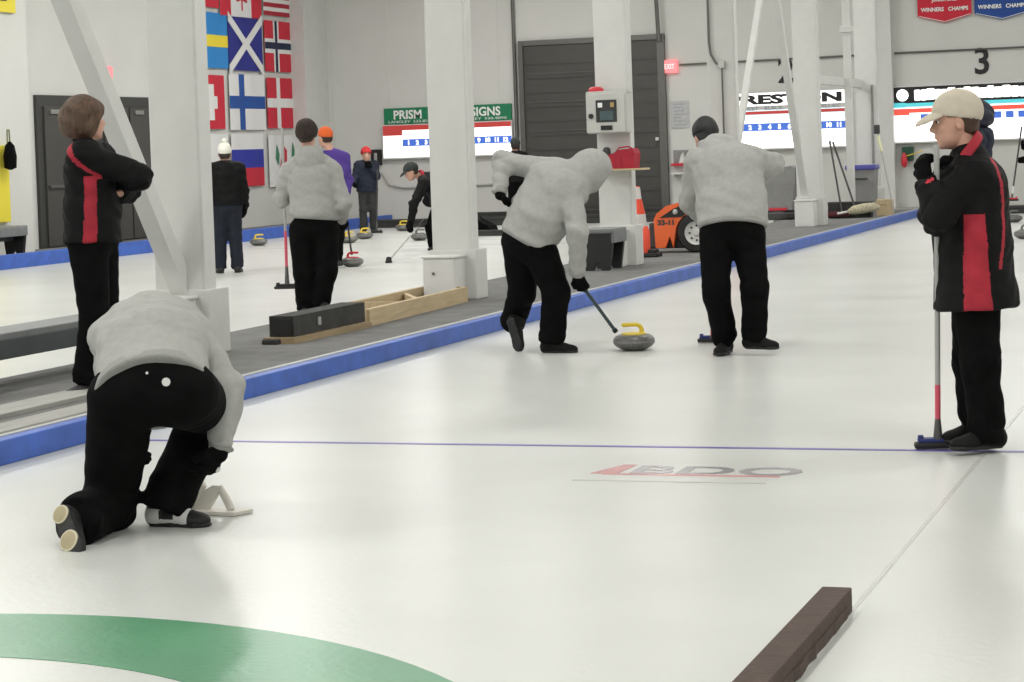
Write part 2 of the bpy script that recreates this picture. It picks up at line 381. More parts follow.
# ------------------------------------------------------------------ scoreboards and signs on the back wall
def scoreboard(name, lab, x0, x1, z0, z1, frame_top):
    t = thing(name, lab, 'scoreboard', ((x0+x1)/2, YB-.02, z0), 0, 'backlit scoreboards on the back wall')
    h = z1-z0; hw = (x1-x0)/2
    MB().box(-hw-.02, hw+.02, -.10, .0, -.03, h+.02, bev=.006).build('casing', M_white, t)
    return t, h, hw
def nums(t, x0, dx, z, sz, n0, n1, y=-.112):
    for k in range(n0, n1+1):
        text('numeral', str(k), sz, Matrix.Translation((x0+dx*(k-n0), y, z)) @ Matrix(((1, 0, 0, 0), (0, 0, -1, 0), (0, 1, 0, 0), (0, 0, 0, 1))), M_lit, t, ext=.003, bold=.006)
def bw(x, y, z): return Matrix.Translation((x, y, z)) @ Matrix(((1, 0, 0, 0), (0, 0, -1, 0), (0, 1, 0, 0), (0, 0, 0, 1)))
# sheet one: green sign above the board
t, h, hw = scoreboard('scoreboard', 'lit scoreboard under the green sign, left of the roll-up door', -16.65, -13.93, 1.34, 1.98, 0)
MB().box(-hw, hw, -.108, -.10, 0, h-.10).build('lit_face', M_lit, t)
MB().box(-hw, hw, -.110, -.10, h-.10, h).box(-hw, -hw+.42, -.110, -.10, h-.2, h-.10).build('red_bar', M_litred, t)
MB().box(-.95*hw+.35, hw, -.111, -.10, .22, .36).build('number_strip', M_litblue, t)
nums(t, -hw+.55, .187, .29, .115, 1, 12)
t = thing('sponsor_sign', 'green sign with white letters above the left scoreboard', 'sign', (-15.285, YB-.02, 2.01))
MB().box(-1.355, 1.355, -.05, 0, 0, .32, bev=.006).build('panel', M_green, t)
text('lettering', 'PRISM', .24, bw(-.84, -.055, .185), M_txtwhite, t, ext=.003, width=.60, bold=.006)
text('lettering', 'SIGNS', .24, bw(.82, -.055, .185), M_txtwhite, t, ext=.003, width=.62, bold=.006)
text('small_lettering', 'LANGLEY  533-8233', .07, bw(-.78, -.055, .045), M_txtwhite, t, ext=.003, width=.95)
text('small_lettering', 'SURREY  590-9090', .07, bw(.78, -.055, .045), M_txtwhite, t, ext=.003, width=.95)
# sheet two
t, h, hw = scoreboard('scoreboard', 'lit scoreboard with large black dealer lettering, behind the white columns', -9.75, -7.33, 1.28, 2.32, 0)
MB().box(-hw, hw, -.108, -.10, 0, .52).box(-hw, hw, -.108, -.10, .80, h).build('lit_face', M_lit, t)
MB().box(-hw, hw, -.109, -.10, .52, .72).build('pale_band', M_litsky, t)
MB().box(-hw, hw, -.110, -.10, .64, .70).build('red_bar', M_litred, t)
MB().box(-hw+.1, hw, -.111, -.10, .33, .47).build('number_strip', M_litblue, t)
nums(t, -hw+.42, .188, .40, .115, 1, 12)
text('lettering', 'PRESTON', .23, bw(.075, -.112, .92), M_txtblack, t, ext=.003, width=2.16, bold=.012)
text('small_lettering', 'CHEVROLET · BUICK · GMC · CADILLAC', .11, bw(0, -.112, .755), M_txtgrey, t, ext=.003, width=2.25)
# sheet three
t, h, hw = scoreboard('scoreboard', 'wide lit scoreboard behind the man in the cream cap', -6.46, -3.2, 1.31, 2.32, 0)
MB().box(-hw, hw, -.108, -.10, 0, h-.38).box(-hw, hw, -.108, -.10, h-.36, h).build('lit_face', M_lit, t)
MB().box(-hw, hw, -.1085, -.10, h-.30, h-.0).build('dark_band', M_txtblack, t)
MB().box(-hw, hw, -.110, -.10, h-.36, h-.30).box(-hw, -hw+.25, -.111, -.10, h-.38, h-.29).build('cyan_bar', M_litcyan, t)
MB().box(-hw, hw, -.110, -.10, h-.48, h-.40).box(-hw, -hw+.32, -.112, -.10, h-.52, h-.40).build('red_bar', M_litred2, t)
lb_ = MB(); xk = -hw+.42
while xk < hw-.15:
    wk_ = random.uniform(.10, .15); lb_.box(xk, xk+wk_, -.113, -.10, h-.26+random.uniform(0, .012), h-.045+random.uniform(-.03, .012), bev=.02); xk += wk_*1.03
lb_.build('worn_lettering', M_lit, t)
MB().lathe([(.001, -.115), (.11, -.115), (.11, -.108), (.001, -.108)], 24, M=Matrix.Translation((-hw+.2, 0, h-.15)) @ Matrix.Rotation(PI/2, 4, 'X') @ Matrix.Scale(-1, 4, (0, 0, 1))).build('emblem', M_lit, t)
for k in range(12):
    MB().box(-hw+.52+.22*k, -hw+.66+.22*k, -.112, -.10, .38, .50).build('number_tile', M_litblue, t)
# big painted numbers
for ch, x in (('2', -8.445), ('3', -4.815)):
    o = text('wall_number', ch, .66, back_wall(x, 2.74, YB-.01), M_txtblack, ext=.008, bold=.012)
    tagit(o, 'large black number %s painted on the back wall' % ('two' if ch == '2' else 'three'), 'number')
# banners
for (x0, x1, z0, m, lab, s1, s2) in ((-5.945, -4.965, 3.6, F_red, 'red pennant banner above the number three', "JUNIOR GIRLS", 'WINNERS   CHAMPS'), (-4.91, -3.93, 3.60, mat('banner_blue', (.02, .07, .30), .8), 'blue pennant banner at the right edge', 'JUNIOR BOYS', 'WINNERS   CHAMPS')):
    xm = (x0+x1)/2
    t = thing('championship_banner', lab, 'banner', (xm, YB-.06, z0))
    MB().prism([(-.49, 0), (0, -.13), (.49, 0), (.49, 1.4), (-.49, 1.4)], -.012, 0, 'y').build('cloth', m, t)
    MB().prism([(-.47, .015), (0, -.105), (.47, .015), (.47, .005), (0, -.117), (-.47, .005)], -.016, -.010, 'y').build('piping', F_white, t)
    text('lettering', s2, .10, bw(0, -.018, .12), M_txtwhite, t, ext=.003, width=.86, bold=.003)
    text('lettering', s1, .10, bw(0, -.018, .29), M_txtwhite, t, ext=.003, width=.46, bold=.003)
    MB().tube([(-.48, 0, 1.4), (.48, 0, 1.4)], .015, 8).build('rod', M_steel, t)
# exit light and the red one on the left wall
t = thing('exit_sign', 'small pink-red lit exit sign right of the roll-up door', 'exit sign', (-10.685, YB-.02, 2.78))
MB().box(-.15, .15, -.08, 0, 0, .25, bev=.01).build('housing', M_exit, t)
text('lettering', 'EXIT', .14, bw(0, -.083, .125), M_exitw, t, ext=.002, width=.2)
t = thing('exit_sign', 'small glowing red exit sign above the double doors on the left wall', 'exit sign', (XL+.02, 31.6, 2.84))
MB().box(0, .09, -.15, .15, 0, .2, bev=.02).build('housing', M_exit, t)
MB().box(.02, .06, -.02, .02, -.10, 0).build('bracket', M_steel, t)
# conduits
def conduit(lab, pts, r=.03, m=M_steeldk, name='conduit'):
    return tagit(MB().tube(pts, r, 8).build(name, m, smooth=True), lab, 'pipe')
conduit('dark vertical conduit left of the roll-up door', [(-13.83, YB-.07, .1), (-13.83, YB-.07, CEIL)], .035)
conduit('grey vertical conduit right of the roll-up door', [(-10.86, YB-.16, 3.4), (-10.87, YB-.16, 3.6), (-10.98, YB-.10, CEIL)], .04)
conduit('conduit running across the back wall from the exit sign to the far column', [(-10.5, YB-.05, 2.93), (-6.8, YB-.05, 2.95)], .018)
conduit('conduit running across the back wall above the third scoreboard', [(-6.4, YB-.05, 2.955), (XR, YB-.05, 2.955)], .018)
conduit('thin wavy cable low on the back wall beneath the left scoreboard', [(-16.75, YB-.03, 1.05), (-16.6, YB-.03, .80), (-16.3, YB-.03, .73), (-15.6, YB-.03, .72), (-14.0, YB-.03, .76)], .02, M_shaft, 'cable')
jb = thing('junction_box', 'junction box with bent dark conduit on the front of the column behind the sweeper', 'junction box', (-6.57, 27.17, 2.42))
MB().box(-.045, .045, -.07, .0, -.045, .045, bev=.01).build('box', M_steel, jb)
MB().tube([(-.16, -.03, 2.4), (-.16, -.03, .30), (-.14, -.03, .14), (-.08, -.03, .03), (-.03, -.03, 0)], .016, 8).build('bent_conduit', M_steeldk, jb, True)
MB().tube([(0, -.03, -.04), (0.0, -.03, -1.5)], .012, 8).build('lower_conduit', M_steeldk, jb)
# wall boxes, paper, rack
t = thing('wall_telephone', 'small black telephone on the back wall beside the left scoreboard', 'telephone', (-16.84, YB-.01, 1.2))
MB().box(-.11, .11, -.09, 0, 0, .32, bev=.02).build('base', M_black, t)
MB().box(-.025, .035, -.12, -.08, .08, .25, bev=.012).build('receiver', M_steel, t)
t = thing('notice_sheet', 'pale printed notice on the back wall right of the roll-up door', 'notice', (-10.52, YB-.03, 1.72))
MB().box(-.18, .18, -.01, 0, 0, .52).build('paper', mat('notice_grey', (.5, .5, .5), .8, noise=.15, nscale=12), t)
n_ = MB()
for k in range(7): n_.box(-.13, .13-.05*(k % 3), -.013, -.009, .06+.065*k, .08+.065*k)
n_.build('printing', M_txtgrey, t)
t = thing('wall_rack', 'small rack with a red shelf below the notice', 'rack', (-10.53, YB-.02, 1.0))
MB().box(-.17, .17, -.16, 0, 0, .05, bev=.008).build('shelf', F_red, t)
MB().box(-.15, .15, -.03, 0, .05, .30, bev=.008).build('back', M_bin, t)
MB().prism([(-.02, .05), (.1, .05), (.07, .26), (.02, .2)], -.12, -.04, 'y').build('paper', M_white, t)
MB().box(-.17, .17, -.2, 0, -.16, -.12).build('lower_shelf', M_white, t)
t = thing('hose_reel', 'green box with a red handle hanging on the back wall by the capped man', 'box', (-6.22, YB-.08, .84))
MB().box(-.08, .12, -.06, .08, .12, .38, bev=.02).build('box', mat('dark_green', (.01, .07, .04), .5), t)
MB().lathe([(.02, 0), (.055, .05), (.06, .16), (.03, .24), (.02, .27)], 14, c=(-.03, -.12, 0)).build('handle', M_red, t, True)
MB().tube([(-.03, -.12, .2), (.2, -.1, .26), (.3, -.05, .30)], .01, 6).build('cord', M_yellow, t)

# flags on the left wall (local x runs along the wall away from the camera)
FX = XL + .36
def flagt(name, lab, y0, z0, w_, h_, base):
    t = thing(name, lab, 'flag', (XL+.02, y0, z0), 0, 'flags hung on the left wall')
    return t
def fl(t, name, m, y0, y1, z0, z1, d):
    # a slightly rippled cloth rectangle hung against the wall
    bm = bmesh.new(); n = 14; g = []
    for i in range(n+1):
        y = y0+(y1-y0)*i/n; x = .03 + .010*math.sin(y*9) + d*.004
        g.append([bm.verts.new((x, y, z)) for z in (z0, z1)] + [bm.verts.new((x-.004, y, z)) for z in (z0, z1)])
    for i in range(n):
        a, b = g[i], g[i+1]
        bm.faces.new((a[0], b[0], b[1], a[1])); bm.faces.new((a[2], a[3], b[3], b[2]))
        bm.faces.new((a[1], b[1], b[3], a[3])); bm.faces.new((a[0], a[2], b[2], b[0]))
    bm.faces.new((g[0][0], g[0][1], g[0][3], g[0][2])); bm.faces.new((g[n][0], g[n][2], g[n][3], g[n][1]))
    bmesh.ops.recalc_face_normals(bm, faces=bm.faces)
    me = bpy.data.meshes.new(name); bm.to_mesh(me); bm.free()
    return link(name, me, m, t)
def saltire(t, m, w_, h_, th):
    L = math.hypot(w_, h_); u = (w_/L, h_/L)
    b = MB()
    for s in (1, -1):
        ya, yb = (0, w_)
        za, zb = (0, h_) if s == 1 else (h_, 0)
        nx, nz = (-(zb-za)/L*th/2, (yb-ya)/L*th/2)
        b.prism([(ya+nx*0, za+nz), (ya-nx*0, za-nz), (yb, zb-nz), (yb, zb+nz)], .038, .050 if s == 1 else .0505, 'x')
    return b.build('diagonal_cross', m, t)
YA, YBf, YC = 34.62, 36.13, 37.72; W1, W2, W3 = 1.50, 1.44, 1.40
# top row
t = flagt('flag', 'plain red flag cut by the top edge, leftmost of the top row', YA, 4.22, 1.5, 1, 0); fl(t, 'cloth', F_red, 0, 1.24, 0, 1.0, 0)
t = flagt('flag', 'red and white flag with a red maple leaf', YBf-.25, 4.10, 1.7, 1, 0)
fl(t, 'cloth', F_white, 0, 1.75, 0, 1.1, 0); fl(t, 'red_band', F_red, 0, .46, 0, 1.1, 1); fl(t, 'red_band', F_red, 1.32, 1.75, 0, 1.1, 1)
MB().prism([(.87, .12), (.90, .12), (.90, .32), (1.1, .28), (1.04, .42), (1.2, .6), (1.08, .68), (.98, .62), (.94, .88), (.885, .98), (.83, .88), (.79, .62), (.69, .68), (.57, .6), (.73, .42), (.67, .28), (.87, .32)], .04, .055, 'x').build('maple_leaf', F_red, t)
t = flagt('flag', 'red and white striped flag, rightmost of the top row', YC, 4.19, 1.4, 1, 0)
fl(t, 'cloth', F_white, 0, W3, 0, 1.1, 0)
for k in range(7): fl(t, 'red_stripe', F_brick, 0, W3, .165*k, .165*k+.085, 1)
fl(t, 'blue_canton', F_navy, 0, .6, .58, 1.1, 2)
# second row
t = flagt('flag', 'light blue flag with a yellow cross', YA, 3.11, 1.5, 1, 0)
fl(t, 'cloth', F_blue, 0, W1, 0, 1.02, 0); fl(t, 'yellow_cross', F_yel, 0, W1, .39, .61, 1); fl(t, 'yellow_cross', F_yel, .42, .62, 0, 1.02, 1)
t = flagt('flag', 'dark blue flag with a white diagonal cross', YBf+.03, 3.09, 1.4, 1, 0)
fl(t, 'cloth', F_navy, 0, W2, 0, 1.0, 0); saltire(t, F_white, W2, 1.0, .22)
t = flagt('flag', 'red flag with a dark blue cross edged white', YC, 3.10, 1.4, 1, 0)
fl(t, 'cloth', F_red, 0, W3, 0, .99, 0)
fl(t, 'white_cross', F_white, 0, W3, .36, .64, 1); fl(t, 'white_cross', F_white, .40, .64, 0, .99, 1)
fl(t, 'blue_cross', F_black, 0, W3, .44, .57, 2.5); fl(t, 'blue_cross', F_black, .47, .57, 0, .99, 2.5)
# third row
t = flagt('flag', 'red flag with a stepped white cross', YA, 1.99, 1.5, 1, 0)
fl(t, 'cloth', F_red, .05, 1.32, 0, .99, 0); fl(t, 'white_cross', F_white, .30, 1.0, .37, .60, 1); fl(t, 'white_cross', F_white, .52, .86, .16, .82, 1)
t = flagt('flag', 'white flag with a blue cross', YBf, 1.97, 1.5, 1, 0)
fl(t, 'cloth', F_white, 0, W2+.05, 0, 1.05, 0); fl(t, 'blue_cross', F_fin, 0, W2+.05, .40, .64, 1); fl(t, 'blue_cross', F_fin, .42, .64, 0, 1.05, 1)
t = flagt('flag', 'red flag with a plain white cross', YC+.02, 2.0, 1.4, 1, 0)
fl(t, 'cloth', F_red, 0, W3, 0, .98, 0); fl(t, 'white_cross', F_white, 0, W3, .40, .58, 1); fl(t, 'white_cross', F_white, .44, .60, 0, .98, 1)
# bottom row
t = flagt('flag', 'plain white flag behind the person in the white hat', YA, .95, 1.4, 1, 0); fl(t, 'cloth', F_white, 0, 1.38, 0, .95, 0)
t = flagt('flag', 'white, blue and red striped flag beside the white hat', YBf, .90, 1.4, 1, 0)
fl(t, 'cloth', F_white, 0, 1.36, 0, 1.0, 0); fl(t, 'blue_stripe', F_rb, 0, 1.36, .35, .70, 1); fl(t, 'red_stripe', F_red, 0, 1.36, 0, .35, 1)
t = flagt('flag', 'white flag with small green and red figures, behind the grey-hooded player', YC, .86, 1.4, 1, 0)
fl(t, 'cloth', F_white, 0, W3, 0, 1.0, 0)
MB().prism([(.28, .55), (.40, .42), (.44, .62), (.34, .82)], .04, .05, 'x').prism([(1.0, .5), (1.1, .40), (1.14, .7), (1.06, .85)], .04, .05, 'x').build('green_figure', F_green, t)
MB().prism([(.50, .30), (.74, .25), (.78, .70), (.66, .78), (.52, .52)], .04, .05, 'x').build('red_figure', F_red, t)

# yellow sign and the yellow post, bag on the left wall
t = thing('yellow_sign', 'yellow sign with black lettering at the top left corner', 'sign', (XL+.45, 26.31, 3.74))
MB().box(0, .03, 0, 1.95, 0, .8, bev=.005).build('panel', M_yelsign, t)
text('lettering', 'LE', .50, Matrix.Translation((.035, 1.45, .36)) @ Matrix(((0, 0, 1, 0), (1, 0, 0, 0), (0, 1, 0, 0), (0, 0, 0, 1))), M_txtblack, t, ext=.003, width=.50, bold=.02)
t = thing('yellow_pad', 'tall yellow wall pad at the left edge above the bench', 'wall pad', (XL+.42, 26.9, .60))
MB().box(0, .08, 0, .98, 0, 1.15, bev=.02).build('pad', M_yelsign, t)
t = thing('hanging_bag', 'dark green and black bag hanging over the yellow pad', 'bag', (XL+.62, 27.72, 1.38))
MB().lathe([(.02, 0), (.09, .03), (.10, .20), (.07, .36), (.02, .42)], 14).build('body', M_blackcl, t, True)
MB().tube([(-.02, -.03, .38), (-.02, -.02, .60), (-.02, .03, .60), (-.02, .04, .38)], .012, 6).build('strap', mat('olive_strap', (.16, .17, .05), .8), t)

# ------------------------------------------------------------------ benches
def bench(lab, x, y, z, L, rz, h=.44, dpt=.38):
    t = thing('bench', lab, 'bench', (x, y, z), rz, None)
    MB().box(-L/2, L/2, -dpt/2, dpt/2, h-.05, h, bev=.015).box(-L/2+.01, L/2-.01, -dpt/2-.004, -dpt/2+.03, h-.15, h-.02, bev=.01).box(-L/2+.01, L/2-.01, dpt/2-.03, dpt/2+.004, h-.15, h-.02, bev=.01).build('seat', M_bench, t)
    for s in (-1, 1):
        xx = s*(L/2-.045)
        MB().prism([(-dpt/2+.02, h-.05), (dpt/2-.02, h-.05), (dpt/2-.02, h-.16), (dpt/2-.06, 0), (.05, 0), (0, .10), (-.05, 0), (-dpt/2+.06, 0), (-dpt/2+.02, h-.16)], xx-.03, xx+.03, 'x').build('leg', M_benchleg, t)
    MB().box(-L/2+.12, L/2-.12, -.02, .02, h-.22, h-.06).build('rail', M_benchdk, t)
    return t
bench('grey moulded bench beside the column that carries the grey cabinet', -6.62, 21.78, .118, .50, PI/2, dpt=.38)
bench('grey bench against the left wall by the yellow pad', XL+.80, 26.72, .118, 1.6, PI/2, dpt=.40)
lb = thing('long_bench', 'long low grey bench behind the woman with folded arms', 'bench', (-7.19, 10.5, .118), PI/2)
MB().box(-2.4, 2.1, -.16, .17, .28, .325, bev=.01).build('seat', M_bench, lb)
MB().box(-2.4, 2.1, -.165, -.13, .17, .285, bev=.006).box(-2.4, 2.1, .13, .165, .17, .285, bev=.006).build('apron', M_benchdk, lb)
for xx in (-2.2, 1.95):
    MB().prism([(-.13, .27), (.13, .27), (.13, 0), (.05, 0), (0, .08), (-.05, 0), (-.13, 0)], xx-.03, xx+.03, 'x').build('leg', M_benchdk, lb)

# ------------------------------------------------------------------ things on and around the columns
t = thing('wall_cabinet', 'grey cabinet with dark window fixed to the column, above the red bag', 'cabinet', (-6.64, 22.40, 1.56))
MB().box(-.245, .215, -.20, 0, 0, .44, bev=.02).box(-.25, .22, -.19, -.01, .43, .455, bev=.008).build('body', M_aed, t)
MB().box(-.245, .19, -.215, -.20, .01, .43, bev=.006).build('door', M_aed, t)
MB().box(-.135, .10, -.220, -.213, .12, .36, bev=.004).box(-.12, .085, -.214, -.21, .13, .35).build('window', M_glass, t)
MB().box(-.11, -.06, -.224, -.219, .28, .33).build('label', M_txtwhite, t); MB().box(.03, .07, -.224, -.219, .28, .33).build('label', mat('label_amber', (.45, .3, .1), .5), t)
MB().box(-.09, .06, -.223, -.219, .14, .24).build('screen', mat('teal_screen', (.06, .10, .11), .3), t)
MB().lathe([(.001, 0), (.028, 0), (.028, .015), (.001, .018)], 20, M=Matrix.Translation((-.19, -.214, .19)) @ Matrix.Rotation(PI/2, 4, 'X')).build('knob', M_black, t)
MB().box(-.085, .045, -.224, -.213, .035, .085, bev=.004).build('slot', M_black, t)
MB().lathe([(.001, 0), (.085, 0), (.08, .03), (.055, .05), (.001, .055)], 20, c=(-.16, -.10, .455)).build('red_beacon', M_red, t, True)
t = tagit(MB().box(-6.79, -6.26, 22.12, 22.43, 1.155, 1.175, bev=.004).build('column_shelf', M_wood), 'narrow wooden shelf on the column under the grey cabinet', 'shelf')
t = thing('red_bag', 'red fabric lunch bag on the shelf under the grey cabinet', 'bag', (-6.48, 22.26, 1.176))
MB().prism([(-.17, 0), (.12, 0), (.135, .16), (.11, .215), (-.02, .205), (-.10, .17), (-.165, .15)], -.11, .11, 'y').build('body', M_redcl, t)
MB().prism([(-.055, 0), (-.035, 0), (-.03, .2), (-.05, .2)], -.115, -.108, 'y').build('seam', F_brick, t)
MB().tube([(-.12, -.02, .16), (-.06, -.02, .225), (.04, -.02, .235), (.10, -.02, .20)], .008, 8).build('handle', M_redcl, t)
t = thing('dark_boot', 'dark grey pointed bag beside the red bag on the shelf', 'bag', (-6.725, 22.26, 1.176))
MB().prism([(-.06, 0), (.06, 0), (.065, .12), (.055, .22), (.03, .235), (-.01, .17), (-.07, .12)], -.07, .07, 'y').build('body', M_bindk, t)
MB().box(-.062, .062, -.075, .075, .04, .055).build('band', M_black, t)

def cone(lab, x, y, z, s):
    t = thing('traffic_cone', lab, 'traffic cone', (x, y, z))
    MB().box(-.18*s, .18*s, -.18*s, .18*s, 0, .03*s, bev=.01).build('base', M_black, t)
    MB().lathe([(.13*s, .03*s), (.105*s, .24*s), (.085*s, .42*s), (.045*s, .60*s), (.03*s, .74*s), (.018*s, .75*s)], 24, mi=[0, 1, 0, 1, 0]).build('cone', [M_orange2, M_white], t, True)
    return t
cone('orange and white traffic cone standing behind the cabinet column', -7.40, 25.9, .118, 1.05)
pz = thing('red_post', 'short red post on a black base between column and orange tractor', 'post', (-6.80, 24.1, .118))
MB().lathe([(.04, .03), (.045, .05), (.045, .30), (.02, .36)], 16).build('post', M_orange2, pz, True)
MB().box(-.10, .16, -.12, .12, 0, .05, bev=.015).box(.03, .13, -.06, .08, .05, .09, bev=.01).build('base', M_black, pz)

# small orange tractor behind the sweeper (front end faces left in the picture)
tr = thing('garden_tractor', 'compact orange tractor parked behind the sweeper', 'tractor', (-6.20, 25.15, .118), 0)
arch = [(-.20+.275*math.cos(a), .215+.275*math.sin(a)) for a in [PI*k/10 for k in range(0, 11)]]
MB().prism([(-.72, .06), (-.735, .40), (-.70, .47), (-.58, .56), (-.18, .66), (.32, .70), (.33, .215)] + arch + [(-.50, .06), (-.54, .20), (-.60, .06)], -.22, .22, 'y').build('hood', M_orange, tr)
MB().prism([(-.66, .42), (-.48, .53), (-.34, .575), (-.24, .55), (-.38, .43)], -.232, -.218, 'y').build('headlight_panel', M_black, tr)
MB().prism([(-.44, .55), (-.16, .625), (.1, .65), (.1, .62), (-.10, .585), (-.24, .553), (-.34, .578)], -.234, -.218, 'y').build('blue_decal', mat('decal_blue', (.03, .06, .30), .4), tr)
MB().prism([(-.34, .585), (-.1, .618), (.1, .634), (.1, .622), (-.1, .603), (-.30, .572)], -.237, -.23, 'y').build('pale_stripe', M_txtgrey, tr)
MB().lathe([(.001, 0), (.035, 0), (.03, .012), (.001, .016)], 16, M=Matrix.Translation((-.46, -.23, .49)) @ Matrix.Rotation(PI/2, 4, 'X')).build('headlight', M_steel, tr)
text('lettering', '33-11', .085, bw(-.585, -.225, .365), M_bindk, tr, ext=.003, width=.20, bold=.004)
MB().box(-.70, .30, -.16, .16, .05, .16, bev=.02).build('chassis', M_black, tr)
MB().box(-.82, -.72, -.14, .14, .06, .36, bev=.02).build('grille', M_bindk, tr)
MB().box(-.98, -.80, -.12, .06, .24, .30, bev=.01).box(-.93, -.84, -.10, .04, .12, .18, bev=.01).build('front_hitch', M_steel, tr)
def wheel(x, y, r, wd):
    M_ = Matrix.Translation((x, y, r)) @ Matrix.Rotation(PI/2, 4, 'X')
    tire = MB().lathe([(r*.60, -wd/2), (r*.9, -wd/2), (r, -wd/3), (r, wd/3), (r*.9, wd/2), (r*.60, wd/2)], 36, M=M_, caps=False).build('tyre', M_black, tr, True)
    rim = MB().lathe([(.001, -wd*.30), (r*.12, -wd*.34), (r*.2, -wd*.22), (r*.5, -wd*.26), (r*.58, -wd*.42), (r*.62, -wd*.46), (r*.62, wd*.46), (r*.58, wd*.42), (r*.5, wd*.30), (r*.2, wd*.26), (r*.12, wd*.38), (.001, wd*.38)], 36, M=M_).build('rim', M_white, tire, True)
    for k in range(8):
        a = 2*PI*k/8
        MB().lathe([(.001, 0), (r*.055, 0), (r*.055, .010), (.001, .012)], 8, M=M_ @ Matrix.Translation((r*.37*math.cos(a), r*.37*math.sin(a), wd*.28))).build('wheel_nut', M_black, tire)
wheel(-.20, -.20, .235, .16); wheel(-.20, .20, .235, .16); wheel(.14, .21, .16, .10); wheel(.14, -.21, .16, .10)
MB().box(-.05, .28, -.18, .18, .66, .74, bev=.03).box(.20, .28, -.18, .18, .72, .90, bev=.03).build('seat', M_black, tr)
MB().tube([(-.25, 0, .62), (-.18, 0, .78)], .015, 8).tube([(-.18+.03*math.sin(a/12*2*PI), .12*math.cos(a/12*2*PI), .78+.04*math.sin(a/12*2*PI)) for a in range(13)], .012, 6).build('steering_wheel', M_black, tr)

# bins, brooms and clutter near the far end of the walkway
t = thing('grey_tote', 'dark grey lidded tote bin with a crumpled cloth on it, left of the far column', 'bin', (-7.52, 34.8, .118))
MB().prism([(-.24, .16), (.24, .16), (.29, .60), (-.29, .60)], -.2, .2, 'y').build('body', M_bin, t)
MB().prism([(-.20, .58), (.30, .58), (.31, .84), (.24, .88), (.10, .86), (-.02, .83), (-.18, .78), (-.29, .66)], -.21, .21, 'y').build('cloth', M_bin, t)
MB().lathe([(.22, 0), (.28, .03), (.30, .10), (.2, .16)], 24).build('base', M_bindk, t, True)
MB().box(-.14, .16, -.225, -.2, .155, .20, bev=.006).build('red_clip', M_red, t)
t = thing('trash_bin', 'tapered grey trash bin with a blue-violet lid by the farthest column', 'bin', (-6.38, 36.12, .118))
MB().prism([(-.19, 0), (.19, 0), (.235, .78), (-.235, .78)], -.2, .2, 'y').build('body', M_bin, t)
MB().box(-.255, .255, -.23, .23, .76, .84, bev=.02).build('lid', M_bluedk, t)
MB().box(-.12, .12, -.235, -.205, .60, .625, bev=.005).build('handle', M_bindk, t)
t = thing('foam_block', 'low dark grey foam block in front of the trash bin', 'block', (-6.36, 34.94, .118))
MB().box(-.38, .33, -.10, .10, 0, .26, bev=.02).build('block', M_foam, t)
MB().box(-.39, .34, -.11, .11, .235, .262, bev=.008).build('cover', M_bindk, t)
t = thing('wooden_block', 'pale wooden block in front of the farthest column', 'block', (-5.93, 35.6, .118))
MB().box(-.13, .13, -.12, .12, 0, .27, bev=.01).build('block', M_wood, t)
MB().box(-.05, .05, -.125, -.118, .17, .19).build('hand_slot', M_woodbr, t)
def pole(name, lab, p0, p1, r, m, headparts, cat='broom', group=None):
    t = thing(name, lab, cat, p0, 0, group)
    d = Vector(p1)-Vector(p0)
    MB().tube([(0, 0, 0), tuple(d)], r, 10).build('handle', m, t, True)
    for (nm, b, mm) in headparts: b.build(nm, mm, t, True)
    return t
pole('push_broom', 'dark-handled broom leaning left of the far column, the left of a pair', (-6.48, 34.7, .20), (-6.74, 35.2, 1.36), .016, M_bindk,
     [('head', MB().box(-.32, .12, -.07, .07, -.05, .03, bev=.02), mat('maroon', (.10, .015, .02), .7)), ('grip', MB().tube([(-.255, .49, 1.12), (-.262, .50, 1.18)], .02, 8), M_bin)])
pole('sheepskin_mop', 'dark-handled mop with a fluffy straw-coloured head lying on the walkway', (-6.25, 34.65, .27), (-6.69, 35.2, 1.36), .016, M_bindk,
     [('fluffy_head', MB().tube([(-.12, -.05, -.05), (-.02, -.03, -.02), (.12, .05, .0), (.28, .12, .02), (.36, .16, .01)], [.03, .075, .085, .075, .03], 14), M_fuzz), ('neck', MB().tube([(-.28, -.1, -.07), (-.1, -.04, -.04)], .02, 8), M_white)])
pole('standing_pole', 'thin grey pole leaning on the farthest column above the trash bin', (-5.765, 35.45, .20), (-6.02, 35.55, 1.57), .012, M_shaft,
     [('pad', MB().box(-.30, -.21, .07, .16, 1.27, 1.42, bev=.02), M_bindk), ('sleeve', MB().tube([(-.235, .09, 1.24), (-.18, .07, .98)], .026, 8), mat('pale_yellow', (.8, .8, .55), .6))])
tagit(MB().tube([(-6.30, 36.76, .97), (-6.285, 36.76, 2.31)], .02, 8).build('drain_pipe', M_bin, smooth=True), 'grey pipe running up the face of the farthest column', 'pipe')

# ------------------------------------------------------------------ lumber on the walkway
t = thing('lumber_frame', 'frame of pale planks lying flat on the walkway', 'wooden frame', (-6.77, 16.85, .118))
def plank(a, b, z0, z1, th, nm='plank', m=M_wood, par=None):
    a = Vector((a[0], a[1], 0)); b = Vector((b[0], b[1], 0)); d = (b-a).normalized(); n = Vector((-d.y, d.x, 0))*th/2
    return MB().prism([tuple((a+n).xy), tuple((b+n).xy), tuple((b-n).xy), tuple((a-n).xy)], z0, z1, 'z').build(nm, m, par or t)
plank((.32, -1.85), (.22, .55), 0.0, .13, .045); plank((-.12, -1.80), (-.22, .75), 0.0, .13, .045); plank((.20, .57), (-.22, .77), 0.0, .13, .045)
plank((-.12, -1.0), (.28, -.95), 0.02, .12, .04); plank((.32, -1.86), (-.12, -1.81), 0.0, .13, .045); plank((-.18, .15), (.22, -.55), .01, .11, .04)
t = thing('foam_box', 'long black hollow box lying on tan planks at the near end of the pale frame', 'box', (-6.57, 14.08, .118))
